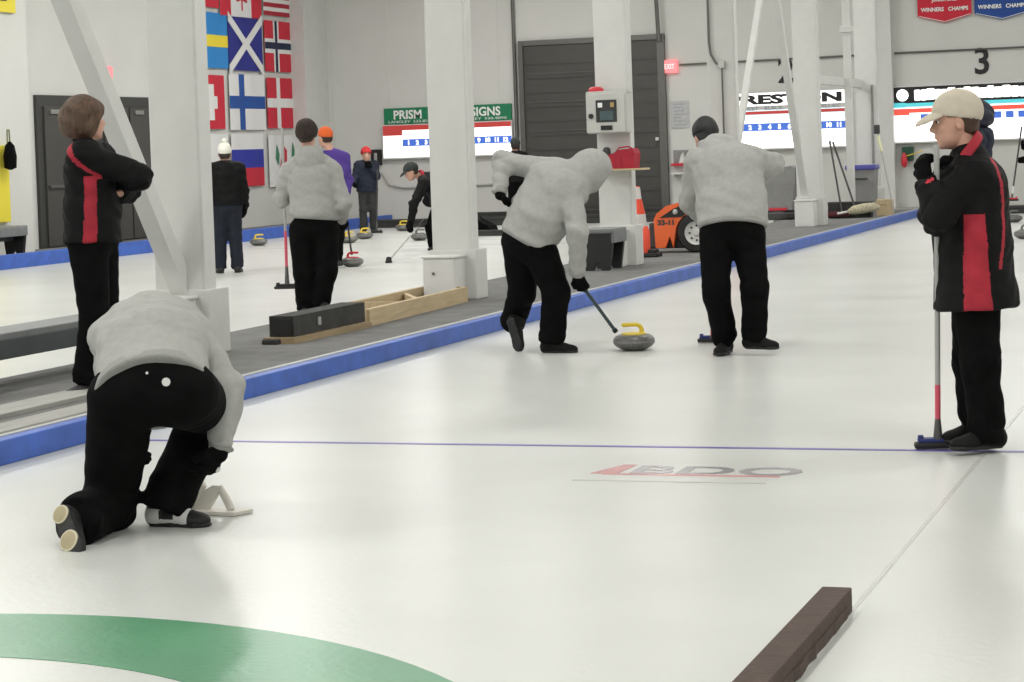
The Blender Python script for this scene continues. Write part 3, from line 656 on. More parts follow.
a, b = (-.08, -.62), (.10, .86)
MB().prism([(-.06, .045), (.13, .045), (.13, .19), (-.06, .19)], -.40, .86, 'y').build('box', M_foam, t)
MB().box(-.045, .115, -.41, -.39, .065, .17).build('open_end', M_black, t)
MB().box(.128, .138, .0, .05, .09, .15, bev=.004).build('latch', M_steel, t)
t = thing('tan_plank', 'tan plank lying under the long black box', 'plank', (-6.51, 14.0, .118))
MB().prism([(-.14, 0), (.11, 0), (.11, .042), (-.14, .042)], -.38, .93, 'y').build('board', M_woodbr, t)
MB().box(-.12, .0, -.44, -.26, 0, .035, bev=.01).build('end_block', M_foam, t)
t.rotation_euler = (0, 0, -.02)

# brown divider strip lying between the sheets
t = thing('divider_strip', 'long dark brown foam divider lying on the ice at the bottom right', 'divider', (-1.24, 6.37, 0))
MB().box(-.045, .045, -4.4, 0, .002, .075, bev=.004).build('strip', M_brown, t)
pe = [(.03, 0)]
yy = -.10
while yy > -4.3:
    pe.append((.046+random.choice([0, .001, .004, .007])+random.uniform(0, .002), yy)); yy -= random.uniform(.03, .11)
MB().prism(pe+[(.03, -4.3)], .002, .035, 'z').build('ragged_edge', M_brown, t)

# black bumpers and hack rails at the far end of the sheets
def rail(lab, x0, x1, y, h, z=0.0, m=M_foam):
    t = thing('end_bumper', lab, 'bumper', ((x0+x1)/2, y, z)); hw = (x1-x0)/2
    MB().box(-hw, hw, -.06, .06, 0, h, bev=.02).build('foam', m, t)
    MB().box(-hw+.05, hw-.05, -.065, .065, h*.6, h*.7).build('seam', M_black, t)
    return t
rail('black foam bumper across the far end of the left sheet', -16.3, -8.0, 38.3, .16)
rail('second dark rail behind the far end of the left sheet', -15.2, -10.4, 39.2, .13, z=.10)
rail('dark bar lying on the ice left of the stone pusher', -13.0, -10.6, 33.6, .10)
rail('dark bumper across the far end of the right sheets', -5.4, 4.5, 38.3, .14)
t = thing('sweeping_rack', 'dark bag on the ice behind the footing of the middle column', 'bag', (-12.55, 33.9, 0))
MB().prism([(-.35, 0), (.38, 0), (.32, .16), (.10, .27), (-.10, .40), (-.28, .34)], -.2, .2, 'y').build('body', M_blackcl, t)
MB().tube([(-.2, 0, .36), (-.05, 0, .46), (.1, 0, .27)], .015, 6).build('handle', M_black, t)
t = thing('foot_stand', 'small white t-shaped stand on the ice beyond the stone pusher', 'stand', (-10.55, 31.2, 0))
MB().box(-.28, .28, -.05, .05, 0, .03, bev=.01).build('foot', M_bin, t); MB().tube([(.1, 0, .03), (.12, 0, .25)], .02, 8).build('stem', M_bin, t)

# ------------------------------------------------------------------ curling stones
def stone(lab, x, y, hm, rz, group='curling stones on the ice'):
    t = thing('curling_stone', lab, 'curling stone', (x, y, 0), rz, group)
    R = .145
    prof = [(.062, 0), (.075, .004), (.105, .016), (.132, .034), (.1425, .048), (R, .058), (R, .070), (.1425, .082), (.130, .098), (.108, .109), (.07, .114), (.02, .115), (.001, .115)]
    MB().lathe(prof, 40, mi=[0, 0, 0, 0, 0, 1, 0, 0, 0, 0, 0, 0]).build('granite', [M_granite, M_band], t, True)
    MB().lathe([(.088, .110), (.085, .121), (.06, .125), (.001, .126)], 30).build('disc', hm, t, True)
    MB().tube([(-.055, 0, .124), (-.055, 0, .145), (-.045, 0, .168), (-.02, 0, .178), (.03, 0, .178), (.075, 0, .176), (.082, 0, .172)], [.017, .016, .015, .014, .014, .014, .009], 12).build('handle', hm, t, True)
    return t
stone('granite curling stone with yellow handle pushed by the stick', -4.156, 14.33, M_yellow, PI+.3, 'curling stones on the ice')
stone('curling stone with yellow handle beside the blue kerb by the white hat', -15.50, 31.7, M_yellow, .3)
stone('curling stone with red handle at the end of the thin stick', -11.01, 25.2, M_red, .4)
stone('curling stone with yellow handle, nearer of the two behind the grey-hooded player', -14.03, 32.0, M_yellow, .1)
stone('reddish-topped curling stone with yellow handle left of the navy-coated child', -14.35, 33.4, M_yellow, .5)
stone('curling stone with yellow handle right of the navy-coated child', -14.95, 36.6, M_yellow, 0)
stone('curling stone partly hidden by the bending player in black', -12.95, 32.4, M_granite, .2)
stone('curling stone beyond the capped man at the right edge, farther one', -3.75, 34.6, M_granite, .2)
stone('curling stone beyond the capped man at the right edge, nearer one', -3.02, 29.2, M_granite, .9)

# ------------------------------------------------------------------ brooms, sticks
def broom(lab, head, top, r, hm, mid=(.18, .32), midm=M_pink, hrz=0.0, hl=.2, shm=M_shaft, group=None):
    h = Vector(head); tp_ = Vector(top); d = tp_-h
    t = thing('curling_broom', lab, 'broom', head, 0, group)
    MB().tube([tuple(d*mid[1]), tuple(d)], r, 12).build('upper_shaft', shm, t, True)
    MB().tube([tuple(d*mid[0]), tuple(d*mid[1])], r*1.02, 12).build('coloured_shaft', midm, t, True)
    MB().tube([(0, 0, .02), tuple(d*.035), tuple(d*mid[0])], [r*1.2, r*1.7, r*1.05], 12).build('ferrule', M_steeldk, t, True)
    Mz = Matrix.Rotation(hrz, 4, 'Z')
    MB().box(-hl/2, hl/2, -.035, .035, .0, .028, bev=.012, M=Mz).build('pad', M_black, t, True)
    MB().box(-hl/2+.015, hl/2-.015, -.026, .026, .026, .048, bev=.01, M=Mz).box(-hl*.42, -hl*.3, -.015, .015, .045, .06, bev=.004, M=Mz).box(hl*.3, hl*.42, -.015, .015, .045, .06, bev=.004, M=Mz).build('head', hm, t, True)
    return t
def stick(lab, foot, top, m, head=True):
    f = Vector(foot); d = Vector(top)-f; t = thing('delivery_stick', lab, 'delivery stick', foot)
    MB().tube([(0, 0, 0), tuple(d)], .0125, 12).build('shaft', m, t, True)
    MB().tube([tuple(d*.8), tuple(d*1.0)], .017, 12).build('grip', M_black, t, True)
    if head: MB().tube([(0, 0, -.03), (0, 0, .02), tuple(d*.05)], [.05, .035, .016], 12).build('foot', M_black, t, True)
    else: MB().tube([tuple(d*-.01), tuple(d*.04)], .018, 12).build('clip', M_black, t, True)
    return t
# stabiliser used by the crouching player
t = thing('delivery_stabilizer', 'ivory plastic delivery stabilizer held on the ice by the crouching player', 'stabilizer', (-4.01, 7.72, 0), 0)
MB().prism([(-.13, -.045), (.11, -.06), (.15, .03), (-.09, .07)], .002, .016, 'z').build('base_plate', M_stab, t)
MB().prism([(-.12, .014), (-.03, .014), (.03, .10), (.02, .115), (-.005, .115), (-.05, .09), (-.10, .05)], -.012, .014, 'y').build('side_web', M_stab, t)
MB().tube([(.02, .0, .11), (.045, 0, .065), (.07, 0, .016)], [.013, .017, .016], 10).build('brace_arm', M_stab, t, True)
MB().tube([(-.19, -.02, .012), (-.13, -.01, .028), (-.09, 0, .06), (-.06, 0, .11), (-.09, 0, .16), (-.135, .0, .205), (-.17, .0, .235)], [.016, .022, .024, .022, .017, .015, .014], 12).build('handle', M_stab, t, True)
POSES = {
    'kneeler': dict(P=(-3.997, 7.215, 0.565), W=(-4.106, 7.424, 0.689), C=(-4.246, 7.673, 0.733), N=(-4.309, 7.800, 0.767), H=(-4.375, 7.966, 0.702), hl=(-4.115, 7.194, 0.529), hr=(-3.883, 7.254, 0.538), kl=(-4.265, 7.330, 0.094), kr=(-3.968, 7.613, 0.427), al=(-4.220, 7.028, 0.089), ar=(-4.079, 7.438, 0.084), tl=(-4.155, 6.816, 0.022), tr=(-3.947, 7.440, 0.024), sl=(-4.354, 7.550, 0.717), sr=(-4.047, 7.637, 0.727), el=(-4.495, 7.781, 0.510), er=(-3.852, 7.551, 0.526), wl=(-4.380, 7.710, 0.334), wr=(-3.842, 7.453, 0.309), gl=(-4.363, 7.714, 0.252), gr=(-3.875, 7.418, 0.224), fd=(-0.091, 0.832, -0.547)),
    'woman': dict(P=(-6.330, 10.808, 0.999), W=(-6.332, 10.812, 1.148), C=(-6.332, 10.818, 1.376), N=(-6.355, 10.814, 1.520), H=(-6.346, 10.822, 1.674), hl=(-6.350, 10.906, 0.954), hr=(-6.317, 10.727, 0.963), kl=(-6.343, 10.918, 0.531), kr=(-6.279, 10.708, 0.548), al=(-6.341, 10.909, 0.184), ar=(-6.341, 10.698, 0.196), tl=(-6.162, 10.844, 0.140), tr=(-6.354, 10.670, 0.120), sl=(-6.373, 10.997, 1.455), sr=(-6.300, 10.673, 1.469), el=(-6.270, 11.102, 1.263), er=(-6.024, 10.819, 1.339), wl=(-6.203, 10.913, 1.250), wr=(-6.269, 10.997, 1.290), gl=(-6.244, 10.824, 1.237), gr=(-6.379, 11.065, 1.326), fd=(0.557, 0.830, 0.006)),
    'right': dict(P=(-1.235, 9.747, 0.819), W=(-1.240, 9.749, 0.944), C=(-1.243, 9.754, 1.168), N=(-1.248, 9.757, 1.321), H=(-1.299, 9.743, 1.475), hl=(-1.220, 9.656, 0.771), hr=(-1.244, 9.848, 0.767), kl=(-1.208, 9.650, 0.407), kr=(-1.269, 9.851, 0.395), al=(-1.185, 9.670, 0.093), ar=(-1.253, 9.869, 0.084), tl=(-1.351, 9.558, 0.049), tr=(-1.356, 9.790, 0.053), sl=(-1.202, 9.622, 1.250), sr=(-1.299, 9.927, 1.247), el=(-1.350, 9.480, 1.057), er=(-1.431, 9.929, 1.058), wl=(-1.410, 9.570, 1.222), wr=(-1.383, 9.748, 1.208), gl=(-1.435, 9.606, 1.320), gr=(-1.367, 9.715, 1.307), fd=(-0.955, -0.284, -0.086)),
    'sweeper': dict(P=(-3.353, 14.020, 0.860), W=(-3.367, 14.072, 0.998), C=(-3.416, 14.167, 1.246), N=(-3.506, 14.267, 1.369), H=(-3.619, 14.420, 1.454), hl=(-3.461, 13.980, 0.797), hr=(-3.260, 14.051, 0.789), kl=(-3.458, 13.918, 0.427), kr=(-3.202, 13.955, 0.435), al=(-3.438, 14.044, 0.108), ar=(-3.227, 13.991, 0.126), tl=(-3.450, 13.857, 0.033), tr=(-3.142, 13.966, 0.068), sl=(-3.612, 14.153, 1.293), sr=(-3.256, 14.225, 1.294), el=(-3.689, 14.225, 1.035), er=(-3.171, 14.487, 1.253), wl=(-3.645, 14.448, 0.874), wr=(-3.374, 14.656, 1.138), gl=(-3.599, 14.516, 0.829), gr=(-3.439, 14.686, 1.111), fd=(-0.525, 0.724, -0.448)),
    'pusher': dict(P=(-4.870, 14.176, 0.787), W=(-4.773, 14.214, 0.951), C=(-4.650, 14.263, 1.156), N=(-4.536, 14.326, 1.221), H=(-4.436, 14.362, 1.259), hl=(-4.936, 14.236, 0.757), hr=(-4.766, 14.126, 0.746), kl=(-4.937, 14.248, 0.419), kr=(-4.650, 14.137, 0.424), al=(-5.068, 14.408, 0.195), ar=(-4.699, 14.163, 0.102), tl=(-5.000, 14.321, 0.010), tr=(-4.529, 14.168, 0.024), sl=(-4.770, 14.372, 1.269), sr=(-4.529, 14.156, 1.128), el=(-5.075, 14.331, 1.335), er=(-4.448, 14.028, 0.828), wl=(-5.049, 14.175, 1.127), wr=(-4.473, 14.096, 0.549), gl=(-4.974, 14.198, 0.984), gr=(-4.443, 14.104, 0.438), fd=(0.684, 0.331, -0.651)),
    'hoodie': dict(P=(-8.100, 17.708, 0.794), W=(-8.087, 17.717, 0.956), C=(-8.106, 17.718, 1.228), N=(-8.126, 17.718, 1.463), H=(-8.140, 17.717, 1.608), hl=(-8.203, 17.671, 0.744), hr=(-7.999, 17.742, 0.736), kl=(-8.174, 17.618, 0.385), kr=(-7.978, 17.687, 0.396), al=(-8.207, 17.704, 0.063), ar=(-8.066, 17.701, 0.098), tl=(-8.137, 17.462, 0.019), tr=(-7.974, 17.626, 0.067), sl=(-8.301, 17.652, 1.289), sr=(-7.934, 17.780, 1.293), el=(-8.418, 17.710, 1.037), er=(-7.819, 17.759, 0.993), wl=(-8.493, 18.004, 1.121), wr=(-7.941, 17.977, 0.833), gl=(-8.539, 18.043, 1.214), gr=(-7.949, 18.077, 0.738), fd=(-0.235, 0.972, -0.030)),
    'bent': dict(P=(-11.326, 29.292, 0.604), W=(-11.350, 29.288, 0.751), C=(-11.468, 29.253, 0.989), N=(-11.604, 29.208, 1.067), H=(-11.717, 29.064, 1.146), hl=(-11.405, 29.369, 0.544), hr=(-11.356, 29.120, 0.524), kl=(-11.398, 29.363, 0.251), kr=(-11.389, 28.945, 0.329), al=(-11.404, 29.355, 0.032), ar=(-11.391, 29.042, 0.048), tl=(-11.479, 29.222, -0.004), tr=(-11.401, 28.826, 0.017), sl=(-11.550, 29.384, 1.017), sr=(-11.487, 28.981, 0.968), el=(-11.604, 29.409, 0.695), er=(-11.575, 28.784, 0.701), wl=(-11.367, 29.279, 0.635), wr=(-11.622, 28.760, 0.429), gl=(-11.275, 29.206, 0.664), gr=(-11.638, 28.752, 0.343), fd=(-0.774, -0.489, -0.403)),
    'purple': dict(P=(-11.165, 25.007, 0.759), W=(-11.149, 25.017, 0.924), C=(-11.117, 25.037, 1.240), N=(-11.172, 25.025, 1.471), H=(-11.239, 25.006, 1.651), hl=(-11.250, 24.977, 0.737), hr=(-11.070, 25.040, 0.730), kl=(-11.241, 24.863, 0.361), kr=(-11.074, 24.923, 0.380), al=(-11.314, 24.936, 0.079), ar=(-11.133, 25.000, 0.098), tl=(-11.256, 24.744, 0.039), tr=(-11.005, 24.832, 0.055), sl=(-11.372, 25.058, 1.375), sr=(-11.018, 25.076, 1.389), el=(-11.491, 25.116, 1.147), er=(-10.977, 25.083, 1.108), wl=(-11.490, 25.216, 0.914), wr=(-10.953, 24.979, 0.907), gl=(-11.468, 25.221, 0.823), gr=(-10.939, 24.876, 0.809), fd=(-0.865, 0.499, -0.051)),
}

# ------------------------------------------------------------------ smooth body modelling: distance fields meshed on a sparse grid
V3 = lambda p: np.array(tuple(p), dtype=np.float64)
def nrm(v):
    v = V3(v); return v/ (np.linalg.norm(v)+1e-12)
class S:
    """list of primitives; each evaluates distance for points (N,3)"""
    @staticmethod
    def cap(a, b, ra, rb):
        a, b = V3(a), V3(b)
        def f(p):
            d = b-a; L2 = d@d+1e-12
            t = np.clip(((p-a)@d)/L2, 0, 1)
            q = p-a-t[:, None]*d
            return np.sqrt((q*q).sum(1)) - (ra+(rb-ra)*t)
        return f
    @staticmethod
    def ell(c, axes, r):
        c = V3(c); A = np.array([nrm(x) for x in axes]); r = V3(r)
        def f(p):
            q = ((p-c)@A.T)/r
            k = np.sqrt((q*q).sum(1)); g = np.sqrt(((q/r)**2).sum(1))+1e-9
            return k*(k-1)/g
        return f
    @staticmethod
    def ecap(a, b, side, ra, rb):
        """elliptic tapered bone; ra, rb = (half width along side, half depth)"""
        a, b = V3(a), V3(b); d = b-a; L = np.linalg.norm(d); t_ = d/L
        s = V3(side); s = s-(s@t_)*t_; s /= np.linalg.norm(s); n = np.cross(t_, s)
        def f(p):
            q = p-a; h = q@t_; t = np.clip(h/L, 0, 1); ex = h-np.clip(h, 0, L)
            rs = ra[0]+(rb[0]-ra[0])*t; rn = ra[1]+(rb[1]-ra[1])*t
            x, y, z = (q@s)/rs, (q@n)/rn, ex/rn
            k = np.sqrt(x*x+y*y+z*z); g = np.sqrt((x/rs)**2+(y/rn)**2+(z/rn)**2)+1e-9
            return np.where(k < .2, (k-1)*np.minimum(rs, rn), k*(k-1)/g)
        return f
    @staticmethod
    def union(fs, k=.03):
        def f(p):
            d = fs[0](p)
            for g in fs[1:]:
                e = g(p); h = np.maximum(k-np.abs(d-e), 0)/k
                d = np.minimum(d, e)-h*h*k*.25
            return d
        return f
    @staticmethod
    def cut(f0, c, n, k=.012):
        """keep the side away from n (smooth intersection with a half space)"""
        c = V3(c); n = nrm(n)
        def f(p):
            d = f0(p); e = (p-c)@n; h = np.maximum(k-np.abs(d-e), 0)/k
            return np.maximum(d, e)+h*h*k*.25
        return f
    @staticmethod
    def sub(f0, f1, k=.01):
        def f(p):
            d = f0(p); e = -f1(p); h = np.maximum(k-np.abs(d-e), 0)/k
            return np.maximum(d, e)+h*h*k*.25
        return f
    @staticmethod
    def wrinkle(f0, amp, spots=(), seed=0.0, fine=.0):
        sp = [(V3(c), r, a) for c, r, a in spots]
        def f(p):
            x, y, z = p[:, 0], p[:, 1], p[:, 2]
            w1 = np.sin(23*x+9*z+seed)*np.sin(17*z-11*y+seed*1.7)+.6*np.sin(31*z+19*y+2*np.sin(13*x)+seed)
            A = np.full(len(p), amp)
            for c, r, a in sp: A = A+a*np.exp(-((p-c)**2).sum(1)/(r*r))
            w2 = np.sin(62*z+24*x-18*y+3*np.sin(21*y+seed))
            th = 14*x+9*y-16*z+1.6*np.sin(7*z+5*x+seed)+1.2*np.sin(11*y-6*z+seed*2)
            th2 = -12*x+13*y+19*z+1.9*np.sin(9*x+4*z-seed)+seed
            cr = np.exp(-(np.sin(th)/.30)**2)+.8*np.exp(-(np.sin(th2)/.26)**2)
            return f0(p) + A*w1*.55 + (A*.40+fine)*w2 + (A-amp*.6)*.75*cr
        return f

def sdf_mesh(f, lo, hi, h):
    B = 8
    lo = V3(lo)-2*h; hi = V3(hi)+2*h
    nb = np.ceil((hi-lo)/(h*B)).astype(int)
    I = np.stack(np.meshgrid(*[np.arange(n) for n in nb], indexing='ij'), -1).reshape(-1, 3)
    ctr = lo+(I+.5)*B*h
    keep = np.abs(f(ctr)) < B*h*1.05+.02
    I = I[keep]
    g = np.stack(np.meshgrid(*[np.arange(B+1)]*3, indexing='ij'), -1).reshape(-1, 3)
    val = []
    for k in range(0, len(I), 400):
        P = lo+(I[k:k+400, None, :]*B+g[None])*h
        val.append(f(P.reshape(-1, 3)).reshape(-1, B+1, B+1, B+1))
    val = np.concatenate(val); ins = val < 0
    cs = [(i, j, k) for i in (0, 1) for j in (0, 1) for k in (0, 1)]
    cor = np.stack([val[:, a:a+B, b:b+B, c:c+B] for a, b, c in cs], -1)
    ci = cor < 0; s = ci.sum(-1); act = (s > 0) & (s < 8)
    bi, ix, iy, iz = np.nonzero(act)
    C = cor[bi, ix, iy, iz]; cell = I[bi]*B+np.stack([ix, iy, iz], 1)
    N = nb*B+2
    key = (cell[:, 0]*N[1]+cell[:, 1])*N[2]+cell[:, 2]
    acc = np.zeros((len(C), 3)); cnt = np.zeros(len(C))
    for a in range(8):
        for b in range(a+1, 8):
            pa, pb = np.array(cs[a]), np.array(cs[b])
            if np.abs(pa-pb).sum() != 1: continue
            m = (C[:, a] < 0) != (C[:, b] < 0)
            t = np.where(m, C[:, a]/(C[:, a]-C[:, b]+1e-12), 0)
            acc += np.where(m[:, None], pa+t[:, None]*(pb-pa), 0); cnt += m
    V = lo+(cell+acc/cnt[:, None])*h
    o = np.argsort(key); key = key[o]; V = V[o]
    def find(c):
        kk = (c[:, 0]*N[1]+c[:, 1])*N[2]+c[:, 2]
        j = np.clip(np.searchsorted(key, kk), 0, len(key)-1)
        return j, key[j] == kk
    F = []
    for ax in range(3):
        e = np.zeros(3, int); e[ax] = 1
        b_, c_ = np.zeros(3, int), np.zeros(3, int); b_[(ax+1) % 3] = 1; c_[(ax+2) % 3] = 1
        A0 = ins[:, :B, :B, :B]; A1 = ins[:, e[0]:B+e[0], e[1]:B+e[1], e[2]:B+e[2]]
        q, x, y, z = np.nonzero(A0 != A1)
        c = I[q]*B+np.stack([x, y, z], 1)
        i0, k0 = find(c); i1, k1 = find(c-b_); i2, k2 = find(c-b_-c_); i3, k3 = find(c-c_)
        ok = k0 & k1 & k2 & k3
        fl_ = A0[q, x, y, z]
        Q = np.stack([i0, i1, i2, i3], 1)
        Q[~fl_] = Q[~fl_][:, ::-1]
        F.append(Q[ok])
    return V, np.concatenate(F)

def sdf_obj(name, f, lo, hi, h, m, parent, origin, label=None, matfn=None):
    V, F = sdf_mesh(f, lo, hi, h)
    V = V-V3(origin)
    me = bpy.data.meshes.new(name)
    me.vertices.add(len(V)); me.vertices.foreach_set('co', V.astype(np.float32).ravel())
    me.loops.add(len(F)*4); me.loops.foreach_set('vertex_index', F.astype(np.int32).ravel())
    me.polygons.add(len(F)); me.polygons.foreach_set('loop_start', np.arange(0, len(F)*4, 4, dtype=np.int32))
    try: me.polygons.foreach_set('loop_total', np.full(len(F), 4, dtype=np.int32))
    except Exception: pass
    me.update(calc_edges=True)
    o = link(name, me, m, parent, smooth=True, label=label)
    if matfn is not None:
        cen = V[F].mean(1)+V3(origin)
        me.polygons.foreach_set('material_index', matfn(cen).astype(np.int32))
    return o

def hand_prims(wr, tip, palm_n, side, curl, r=.0085, sc=1.0, grow=0.0, spread=.06):
    """palm, four bent fingers of unequal length and a thumb leaving the side of the palm"""
    wr, tip = V3(wr), V3(tip); d = nrm(tip-wr); n = V3(palm_n); n = nrm(n-(n@d)*d); l = np.cross(d, n)*side
    fs = [S.ecap(wr, wr+d*.085*sc, l, (.026*sc+grow, .015*sc+grow), (.038*sc+grow, .014*sc+grow))]
    for i, (off, L) in enumerate(zip((.030, .010, -.010, -.029), (.070, .080, .074, .058))):
        k = wr+d*(.086-.004*abs(i-1.2))*sc+l*off*sc
        dd = nrm(d+l*off*2.2); p = k
        fs.append(S.cap(wr+d*.04*sc+l*off*.7*sc, k, (r+.004)*sc+grow, (r+.002)*sc+grow))
        for j, fr in enumerate((.45, .31, .24)):
            a = curl*(.75 if j == 0 else 1.0)
            nn = nrm(n-(n@dd)*dd); dd = nrm(dd*math.cos(a)+nn*math.sin(a))
            q = p+dd*L*fr*sc; fs.append(S.cap(p, q, (r+.001-.001*j)*sc+grow, (r-.0008*j)*sc+grow)); p = q
    b = wr+d*.030*sc+l*.026*sc
    t1 = nrm(d*.65+l*.70+n*.30); m_ = b+t1*.042*sc
    t2 = nrm(d*.9+l*.15+n*(.3+curl*.5)); e_ = m_+t2*.036*sc
    fs += [S.cap(wr+d*.02*sc+l*.012*sc, b, .016*sc+grow, .015*sc+grow), S.cap(b, m_, .0135*sc+grow, .011*sc+grow), S.cap(m_, e_, .0105*sc+grow, .009*sc+grow)]
    return fs

def head_frame(J):
    f = nrm(J['fd']); u = nrm(V3(J['H'])-V3(J['N']))
    up = V3(J.get('up', (0, 0, 1))); s = nrm(np.cross(f, up)); u = np.cross(s, f)
    return f, s, u
def head_prims(J, sc=1.0):
    f, s, u = head_frame(J); H = V3(J['H'])
    P = lambda x, y, z: H+(s*x+f*y+u*z)*sc
    e = lambda c, r: S.ell(P(*c), (s, f, u), (r[0]*sc, r[1]*sc, r[2]*sc))
    big = S.union([e((0, -.012, .030), (.074, .094, .088)), e((0, .022, -.030), (.062, .066, .078)), e((0, .034, -.075), (.046, .046, .040))], .035)
    det = [big,
           S.cap(P(0, .072, -.098), P(0, .070, -.092), .017*sc, .018*sc),                       # chin
           S.cap(P(0, .086, .012), P(0, .106, -.024), .0085*sc, .0115*sc),                      # nose bridge to tip
           S.cap(P(-.009, .094, -.030), P(.009, .094, -.030), .0085*sc, .0085*sc),              # nostrils
           e((0, .074, .030), (.046, .018, .012)),                                               # brow
           e((.033, .064, -.022), (.022, .018, .018)), e((-.033, .064, -.022), (.022, .018, .018)),   # cheekbones
           ]
    f1 = S.union(det, .014)
    f1 = S.sub(f1, S.union([S.cap(P(.029, .098, .010), P(.033, .094, .010), .0135*sc, .0125*sc), S.cap(P(-.029, .098, .010), P(-.033, .094, .010), .0135*sc, .0125*sc)], .004), .012)
    lips = [S.ell(P(0, .089, -.051), (s, f, u), (.021*sc, .011*sc, .0055*sc)), S.ell(P(0, .087, -.062), (s, f, u), (.019*sc, .012*sc, .0065*sc))]
    ears = []
    for q in (1, -1):
        ears.append(S.sub(S.ell(P(q*.076, -.006, -.008), (nrm(s*q+f*-.35), nrm(f+s*q*.35), u), (.009*sc, .020*sc, .031*sc)), S.ell(P(q*.086, -.001, -.004), (s, f, u), (.007*sc, .010*sc, .017*sc)), .004))
    return [S.union([f1]+lips, .005), S.union(ears, .002)]
def bb(pts, pad):
    A = np.array([V3(p) for p in pts]); return A.min(0)-pad, A.max(0)+pad
def foot_dir(a, t): 
    d = V3(t)-V3(a); return d

def shoe(name, a, t, par, org, h, mats, up=(0, 0, 1), sc=1.0, label=None, white=False):
    """shoe with sole, toe box, heel and collar; a = ankle joint, t = toe point"""
    a, t = V3(a), V3(t); up = nrm(up); d = t-a; d = nrm(d-(d@up)*up); s = np.cross(d, up)
    zs = (t-a)@up-.03*sc                                     # sole plane relative to the ankle
    g = a+up*zs
    P = lambda x, y, z: g+(s*x+d*y+up*z)*sc
    up_ = S.union([S.ell(P(0, -.045, .045), (s, d, up), (.037, .045, .047)), S.ell(P(0, .03, .045), (s, d, up), (.040, .085, .044)), S.ell(P(0, .115, .030), (s, d, up), (.044, .070, .034)),
                   S.cap(P(0, -.035, .05), P(0, -.025, .10), .040, .043)], .025)
    up_ = S.cut(S.cut(up_, P(0, 0, 0.004), -up, .006), P(0, 0, .115), up, .01)
    sole = S.union([S.ecap(P(0, -.05, .012), P(0, .03, .012), s, (.041, .014), (.036, .014)), S.ecap(P(0, .03, .012), P(0, .13, .012), s, (.036, .014), (.047, .014)), S.ell(P(0, .15, .014), (s, d, up), (.041, .036, .014))], .02)
    lo, hi = bb([P(0, -.1, 0), P(0, .2, 0), P(0, 0, .12)], .08)
    mf = None
    if white:
        def mf(c):
            q = (c-g)@np.stack([s, d, up], 1)/sc
            wht = ((q[:, 1] < .105) & (q[:, 2] < .078) & ~((q[:, 1] > -.01) & (q[:, 1] < .045) & (q[:, 2] > .038))) & (q[:, 2] > .02)
            return wht.astype(int)
    o = sdf_obj(name, up_, lo, hi, h, mats[:2] if white else mats[0], par, org, label, mf)
    sdf_obj('sole', S.cut(S.cut(sole, P(0, 0, 0.001), -up, .003), P(0, 0, .024), up, .004), lo, hi, h, mats[-1], o, (0, 0, 0)) if False else None
    V = None
    so = sdf_obj('sole', S.cut(sole, P(0, 0, 0.0005), -up, .003), lo, hi, h, mats[-1], o, org)
    return o, (g, s, d, up)

